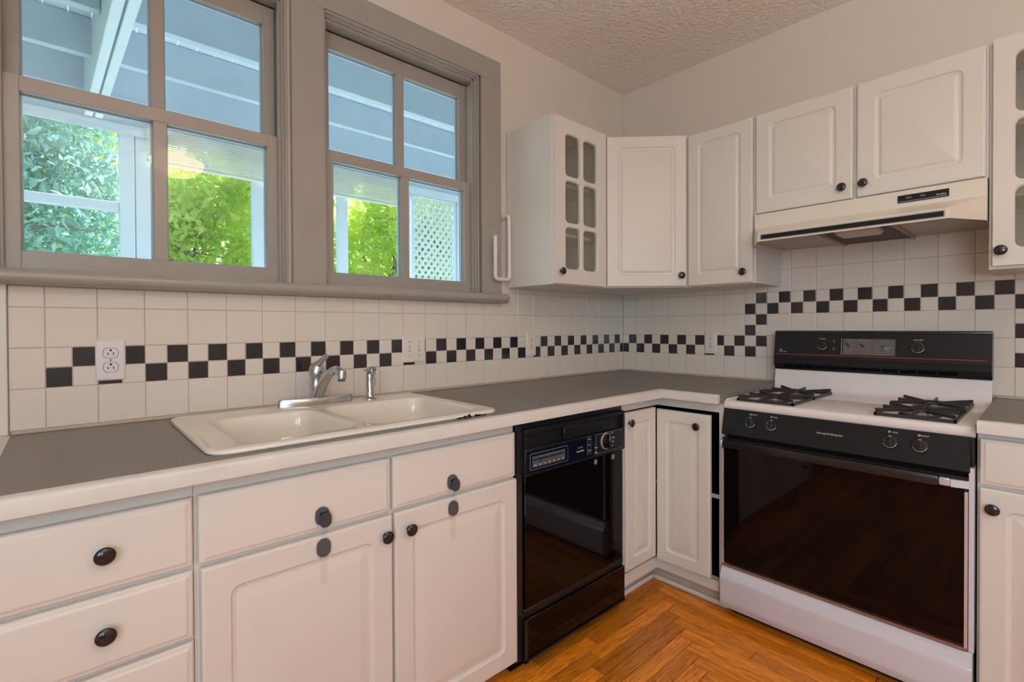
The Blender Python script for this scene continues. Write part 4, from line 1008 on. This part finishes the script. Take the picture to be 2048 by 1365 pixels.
bm = B(); bx(bm, 0.02, RW-0.02, -0.650, -0.623, -0.1815, -0.1695); obj('vent_gap', bm, void_m, t, smooth=False)
bm = B(); prism(bm, [(-0.623, -0.7035), (YF+0.003, -0.7035), (YF+0.001, -0.712), (YF-0.016, -0.742), (YF-0.018, -0.750), (YF-0.018, -0.835), (YF-0.010, -0.862), (YF+0.004, -0.866), (-0.623, -0.866)], 'x', 0.003, RW-0.003, 0.003)
obj('bottom_drawer', bm, enamel_m, t, label='white bottom drawer with bevelled top')
bm = B(); bx(bm, RW-0.0125, RW-0.0005, -0.655, -0.58, -0.700, -0.153); obj('side_post', bm, enamel_m, t, smooth=False)
# back guard
bm = B(); prism(bm, [(-0.028, 0.2465), (-0.082, 0.2465), (-0.086, 0.243), (-0.086, 0.2345), (-0.030, 0.2345)], 'x', 0.0, RW, 0.001); obj('guard_cap', bm, black_m, t)
bm = B(); prism(bm, [(-0.030, 0.234), (-0.084, 0.234), (-0.100, 0.130), (-0.103, 0.121), (-0.103, 0.095), (-0.092, 0.078), (-0.086, 0.064), (-0.030, 0.064)], 'x', 0.0, RW)
gd = obj('back_guard', bm, pblack_m, t, smooth=False, label='black back guard with clock and dials')
ga, gb = (-0.084, 0.234), (-0.100, 0.130)
gd_ = Vector((0, gb[0]-ga[0], gb[1]-ga[1])).normalized(); gn = Vector((0, gd_.z, -gd_.y)); gn = gn if gn.y < 0 else -gn; grx = math.atan2(-gn.y, gn.z)
def on_guard(x, z, off=0.0):
    f = (z-ga[1])/(gb[1]-ga[1]); return Vector((x, ga[0]+(gb[0]-ga[0])*f, z))+gn*off
def gplate(name, x0, x1, z0, z1, off, m, th=0.0006, par=None):
    b_ = B(); P4 = [on_guard(x, z, off) for x, z in ((x0, z0), (x1, z0), (x1, z1), (x0, z1))]; Q4 = [p+gn*th for p in P4]; vv = [b_.verts.new(p) for p in P4+Q4]
    for f in ((0, 1, 2, 3), (4, 5, 6, 7), (0, 1, 5, 4), (1, 2, 6, 5), (2, 3, 7, 6), (3, 0, 4, 7)): b_.faces.new([vv[i] for i in f])
    return obj(name, b_, m, par or t, smooth=False)
gplate('red_stripe', 0.010, RW-0.012, 0.1355, 0.1372, 0.0001, red_print)
bm = B(); bx(bm, 0.0, RW, -0.1038, -0.1031, 0.1155, 0.1165); obj('guard_seam', bm, void_m, t, smooth=False)
gplate('clock_bezel', 0.280, 0.472, 0.1385, 0.2155, 0.0002, black_m, 0.0016); gplate('clock_window', 0.284, 0.468, 0.1425, 0.2115, 0.0019, clock_m)
gplate('chrome_strip', 0.2765, 0.2790, 0.1420, 0.2130, 0.0003, chrome_m, 0.003)
for x, s_ in ((0.308, 'START TIME'), (0.359, 'COOK HOURS')):
    text(s_, 0.0058, grey_print, t, on_guard(x, 0.2035, 0.0027), rot=(grx, 0, 0), sx=0.8)
def ringmarks(x, z, r, n, m=grey_print, s_=0.0008):
    b_ = B()
    for k in range(n):
        a = 2*PI*k/n; p = on_guard(x+r*math.cos(a), z+r*math.sin(a), 0.0027); bx(b_, p.x-s_, p.x+s_, p.y-0.0002, p.y+0.0003, p.z-s_, p.z+s_)
    obj('dial_marks', b_, m, t, smooth=False)
for x in (0.308, 0.359):
    ringmarks(x, 0.178, 0.0175, 12)
    b_ = B(); lathe(b_, [(0.010, 0), (0.010, 0.0004)], on_guard(x+0.004, 0.177, 0.0026), gn, 16); obj('dial_face', b_, mat('dull_red', (0.22, 0.08, 0.06), 0.5), t)
    b_ = B(); lathe(b_, [(0.004, 0), (0.0036, 0.008), (0, 0.009)], on_guard(x-0.002, 0.180, 0.0026), gn, 12); tube(b_, [on_guard(x-0.002, 0.180, 0.007), on_guard(x-0.013, 0.191, 0.009)], [0.003, 0.0018], 8); obj('timer_knob', b_, knob_m, t)
ringmarks(0.432, 0.1755, 0.030, 12, s_=0.0012); ringmarks(0.432, 0.1755, 0.020, 12)
b_ = B(); lathe(b_, [(0.004, 0), (0.0036, 0.007), (0, 0.008)], on_guard(0.428, 0.180, 0.0026), gn, 12); tube(b_, [on_guard(0.428, 0.180, 0.006), on_guard(0.422, 0.190, 0.008)], [0.003, 0.002], 8); obj('timer_knob', b_, knob_m, t)
b_ = B(); tube(b_, [on_guard(0.432, 0.1755, 0.0032), on_guard(0.454, 0.176, 0.0032)], 0.0007, 5); tube(b_, [on_guard(0.432, 0.1745, 0.0034), on_guard(0.447, 0.163, 0.0034)], 0.0009, 5); obj('clock_hand', b_, white_print, t)
for x, r, s_ in ((0.203, 0.021, 'OVEN SET'), (0.541, 0.024, 'OVEN TEMP')):
    dial(t, on_guard(x, 0.1795, 0.0), gn, r); text(s_, 0.0068, white_print, t, on_guard(x, 0.2095, 0.0003), rot=(grx, 0, 0), sx=0.85)
for z, s_ in ((0.197, 'ON'), (0.1620, 'CLEAN')):
    b_ = B(); lathe(b_, [(0.0035, 0), (0.0028, 0.002), (0, 0.0025)], on_guard(0.2475, z, 0), gn, 12); obj('indicator_light', b_, red_print, t)
    text(s_, 0.0048, grey_print, t, on_guard(0.2475, z+0.0085, 0.0003), rot=(grx, 0, 0))
# round script monogram badge and model lettering
o_ = on_guard(0.030, 0.153, 0.0004); vv_ = gn.cross(Vector((1, 0, 0))); vv_ = vv_ if vv_.z > 0 else -vv_
b_ = B(); pts = [o_+Vector((1, 0, 0))*0.0068*math.cos(2*PI*k/24)+vv_*0.0068*math.sin(2*PI*k/24) for k in range(25)]; tube(b_, pts, 0.0006, 5); obj('badge_ring', b_, white_print, t)
text('GE', 0.0078, white_print, t, on_guard(0.030, 0.153, 0.0004), rot=(grx, 0, 0), shear=0.3, sx=0.8)
text('XL44', 0.0062, white_print, t, on_guard(0.047, 0.1475, 0.0004), rot=(grx, 0, 0), shear=0.4)
# vents under the guard
vx = [0.045, 0.085, 0.128, 0.172, 0.218, 0.423, 0.480, 0.540, 0.602, 0.662]
bm = B()
for a, b in ((0.045, 0.081), (0.088, 0.124), (0.131, 0.168), (0.175, 0.214), (0.221, 0.418), (0.425, 0.476), (0.483, 0.535), (0.542, 0.597), (0.604, 0.660)):
    prism(bm, [(-0.0990, 0.0875), (-0.0915, 0.0740), (-0.0900, 0.0745), (-0.0970, 0.0885)], 'x', a, b)
obj('vent_slot', bm, void_m, t, smooth=False)

# ------------------------------------------------------------------ dishwasher
t = thing('dishwasher', 'black built-in dishwasher between the sink cabinet and the corner cabinet', 'dishwasher', (-1.518, -0.632, -0.91)); DW = 0.610
bm = B(); bx(bm, 0.004, DW-0.004, 0.0, 0.56, -0.868, -0.060); obj('body', bm, black_m, t, smooth=False)
bm = B(); bx(bm, 0.002, 0.026, -0.008, -0.0005, -0.858, -0.060); obj('side_trim', bm, black_m, t, smooth=False)
bm = B(); bx(bm, 0.002, DW-0.002, 0.03, 0.045, -0.909, -0.8685); obj('toe_panel', bm, void_m, t, smooth=False)
bm = B(); bx(bm, 0.20, 0.26, -0.004, 0.004, -0.0595, -0.0535); bx(bm, 0.40, 0.60, 0.004, 0.008, -0.0595, -0.0525); obj('mounting_clip', bm, black_m, t, smooth=False)
PX0, PX1, PF = 0.027, DW-0.012, -0.022
bm = B(); 
bx(bm, PX0, PX1, PF, -0.0005, -0.236, -0.145, 0.002); bx(bm, PX0, PX1, PF, -0.0005, -0.095, -0.077, 0.003); bx(bm, PX0+0.001, PX1-0.001, -0.006, -0.0006, -0.1449, -0.0951)
bx(bm, PX0+0.20, PX0+0.48, PF+0.002, -0.0061, -0.143, -0.096, 0.002); bx(bm, PX0, PX0+0.012, PF, -0.0061, -0.1449, -0.0951, 0.001); bx(bm, PX1-0.012, PX1, PF, -0.0061, -0.1449, -0.0951, 0.001)
cp = obj('control_panel', bm, pblack_m, t, label='black control panel with latch slot and timer knob')
f_ = PF-0.0004
bm = B(); bx(bm, PX0+0.006, PX0+0.360, f_-0.0006, f_, -0.228, -0.152); obj('navy_panel', bm, blue_m, cp, smooth=False)
bm = B(); nested(bm, PX0+0.022, PX0+0.215, -0.218, -0.162, [(0, f_-0.0006, 0.006), (0, f_-0.0012, 0.006)]); obj('blue_outline', bm, blueline_m, cp, smooth=False)
bm = B(); nested(bm, PX0+0.0235, PX0+0.2135, -0.2165, -0.1635, [(0, f_-0.0012, 0.005), (0, f_-0.0016, 0.005)]); obj('program_window', bm, blue_m, cp, smooth=False)
bm = B(); bx(bm, PX0+0.032, PX0+0.198, f_-0.0024, f_-0.0017, -0.210, -0.172); obj('program_strip', bm, dgrey_m, cp, smooth=False)
bm = B(); bx(bm, PX0+0.036, PX0+0.190, f_-0.0028, f_-0.0024, -0.186, -0.182); bx(bm, PX0+0.068, PX0+0.071, f_-0.0032, f_-0.0024, -0.196, -0.181); obj('slider_slot', bm, void_m, cp, smooth=False)
for k in range(7): text(('NORMAL', 'SHORT', 'LIGHT', 'CHINA', 'RINSE', 'HOLD', 'HEAT')[k], 0.0055, white_print, cp, (PX0+0.046+k*0.0235, f_-0.0026, -0.2035), sx=0.7)
text('MULTI LEVEL', 0.0062, grey_print, cp, (PX0+0.285, f_-0.0008, -0.183), sx=0.8); text('PowerWash', 0.0095, white_print, cp, (PX0+0.285, f_-0.0008, -0.196), sx=0.9, shear=0.15)
bm = B(); bx(bm, PX0+0.326, PX0+0.350, f_-0.0014, f_-0.0008, -0.2165, -0.150, 0); obj('light_strip', bm, blueline_m, cp, smooth=False)
bm = B(); bx(bm, PX0+0.3272, PX0+0.3488, f_-0.0018, f_-0.0014, -0.2153, -0.1512, 0); obj('light_strip_face', bm, pblack_m, cp, smooth=False)
for z, s_ in ((-0.160, 'WASH'), (-0.182, 'DRY'), (-0.203, 'CLEAN')): text(s_, 0.006, white_print, cp, (PX0+0.338, f_-0.002, z), sx=0.8)
bm = B(); bx(bm, PX0+0.378, PX1-0.020, f_-0.0010, f_-0.0004, -0.225, -0.149); obj('timer_outline', bm, blueline_m, cp, smooth=False)
bm = B(); bx(bm, PX0+0.3793, PX1-0.0213, f_-0.0014, f_-0.0010, -0.2237, -0.1503); obj('timer_face', bm, clock_m if False else pblack_m, cp, smooth=False)
kx_, kz_ = 0.4655, -0.182
bm = B(); lathe(bm, [(0.0318, 0.0), (0.0318, 0.006), (0.0305, 0.007), (0.0293, 0.006), (0.0290, 0.0)], (kx_, f_-0.0015, kz_), (0, -1, 0), 32, cap=False); kk = obj('timer_knob', bm, mat('grey_rim', (0.5, 0.48, 0.46), 0.4), cp, label='white-rimmed round timer knob')
bm = B(); lathe(bm, [(0.0288, 0.0), (0.0285, 0.0090), (0.026, 0.0130), (0.018, 0.015), (0, 0.0155)], (kx_, f_-0.0015, kz_), (0, -1, 0), 32); bx(bm, kx_-0.006, kx_+0.006, f_-0.028, f_-0.016, kz_-0.028, kz_+0.028, 0.003); obj('knob_center', bm, knob_m, kk)
for z, s_ in ((-0.156, 'OFF'), (-0.176, 'NORMAL'), (-0.192, 'RINSE'), (-0.207, 'DRY')): text(s_, 0.0068, white_print, cp, (kx_+0.038, f_-0.0016, z), sx=0.8, align='LEFT')
text('WASH', 0.0068, white_print, cp, (kx_-0.068, f_-0.0016, -0.199), align='LEFT', sx=0.8); text('START', 0.0068, white_print, cp, (kx_-0.068, f_-0.0016, -0.2185), align='LEFT', sx=0.8)
bm = B(); bx(bm, PX0+0.004, DW-0.020, -0.016, -0.0005, -0.690, -0.2375, 0.002); dd = obj('door_panel', bm, gblack_m, t, label='glossy black dishwasher door panel')
for x in (0.412, 0.524):
    b_ = B(); lathe(b_, [(0.0105, 0), (0.0105, 0.0005)], (x, -0.0162, -0.257), (0, -1, 0), 20); obj('sticker', b_, dial_m, dd, label='round grey sticker')
bm = B(); bx(bm, PX0, DW-0.016, -0.014, -0.0005, -0.706, -0.6905, 0.002); bx(bm, PX0-0.001, DW-0.014, -0.010, -0.0005, -0.722, -0.7065, 0.001); obj('lower_rail', bm, pblack_m, t)
bm = B(); bx(bm, PX0-0.003, DW-0.012, -0.020, -0.0005, -0.862, -0.7225, 0.002); obj('access_panel', bm, gblack_m, t, label='glossy black lower access panel')
bm = B(); bx(bm, PX0-0.006, PX0+0.008, -0.024, -0.0205, -0.866, -0.7195); bx(bm, PX0-0.006, DW-0.011, -0.024, -0.0205, -0.866, -0.858); obj('access_frame', bm, black_m, t, smooth=False)

# ------------------------------------------------------------------ ceiling fan (behind the camera, mirrored in the window)
t = thing('ceiling_fan', 'ceiling fan with a glowing bowl lamp, mirrored in the window glass', 'fan', (FAN[0], FAN[1], FAN[2])); t['base'] = 0.0
bm = B(); lathe(bm, [(0.07, 0.4195), (0.06, 0.41), (0.02, 0.385), (0.015, 0.38), (0.015, 0.34), (0.09, 0.33), (0.11, 0.29), (0.11, 0.23), (0.07, 0.20), (0.05, 0.195), (0.05, 0.17)], n=28); obj('motor_housing', bm, ivory_m, t)
bm = B(); lathe(bm, [(0.165, 0.168), (0.168, 0.155), (0.150, 0.115), (0.110, 0.078), (0.05, 0.055), (0, 0.050)], n=32); obj('bowl_shade', bm, bowl_m, t)
for k in range(5):
    a = 2*PI*k/5+0.3; bm = B()
    nested(bm, 0.16, 0.62, -0.065, 0.065, [(0, 0.238, 0.03), (0, 0.245, 0.03)], 'z'); bx(bm, 0.10, 0.20, -0.015, 0.015, 0.246, 0.252)
    obj('blade', bm, ivory_m, t, rot=(0, 0, a))

t = thing('added_rod_lamp', 'added unseen lamp on a thin rod behind the camera', 'lamp', (ADDED_LAMP[0], ADDED_LAMP[1], ADDED_LAMP[2])); t['base'] = 0.0  # fixture made up to hold the added room light
bm = B(); lathe(bm, [(0.05, 0.374), (0.05, 0.36), (0.006, 0.35), (0.006, 0.15), (0.03, 0.145), (0.035, 0.12), (0, 0.119)], n=20); obj('rod', bm, ivory_m, t)

t = thing('added_uplight_stand', 'added unseen stand with an upward bowl that carries the ceiling uplight', 'lamp', (-2.2, -3.2, -0.91)); t['base'] = 0.0  # stand made up to hold the added ceiling uplight
bm = B(); lathe(bm, [(0.14, 0.0), (0.14, 0.015), (0.03, 0.03), (0.012, 0.05), (0.012, 1.66)], n=20); obj('pole', bm, black_m, t)
bm = B(); lathe(bm, [(0.012, 1.66), (0.06, 1.67), (0.13, 1.74), (0.16, 1.80), (0.155, 1.80), (0.12, 1.745), (0.05, 1.68), (0, 1.675)], n=28, cap=False); obj('lamp_shade', bm, ivory_m, t)

# lettering becomes plain mesh
dg = bpy.context.evaluated_depsgraph_get(); dg.update()
for o in [o for o in S.objects if o.type == 'FONT']:
    me = bpy.data.meshes.new_from_object(o.evaluated_get(dg)); n_ = bpy.data.objects.new('lettering', me); C.objects.link(n_)
    n_.parent = o.parent; n_.location = o.location; n_.rotation_euler = o.rotation_euler; n_.scale = o.scale
    bpy.data.objects.remove(o)

# ------------------------------------------------------------------ lift everything so that the floor is z = 0
for o in S.objects:
    if o.parent is None: o.location.z += LIFT
    if 'base' in o: del o['base']
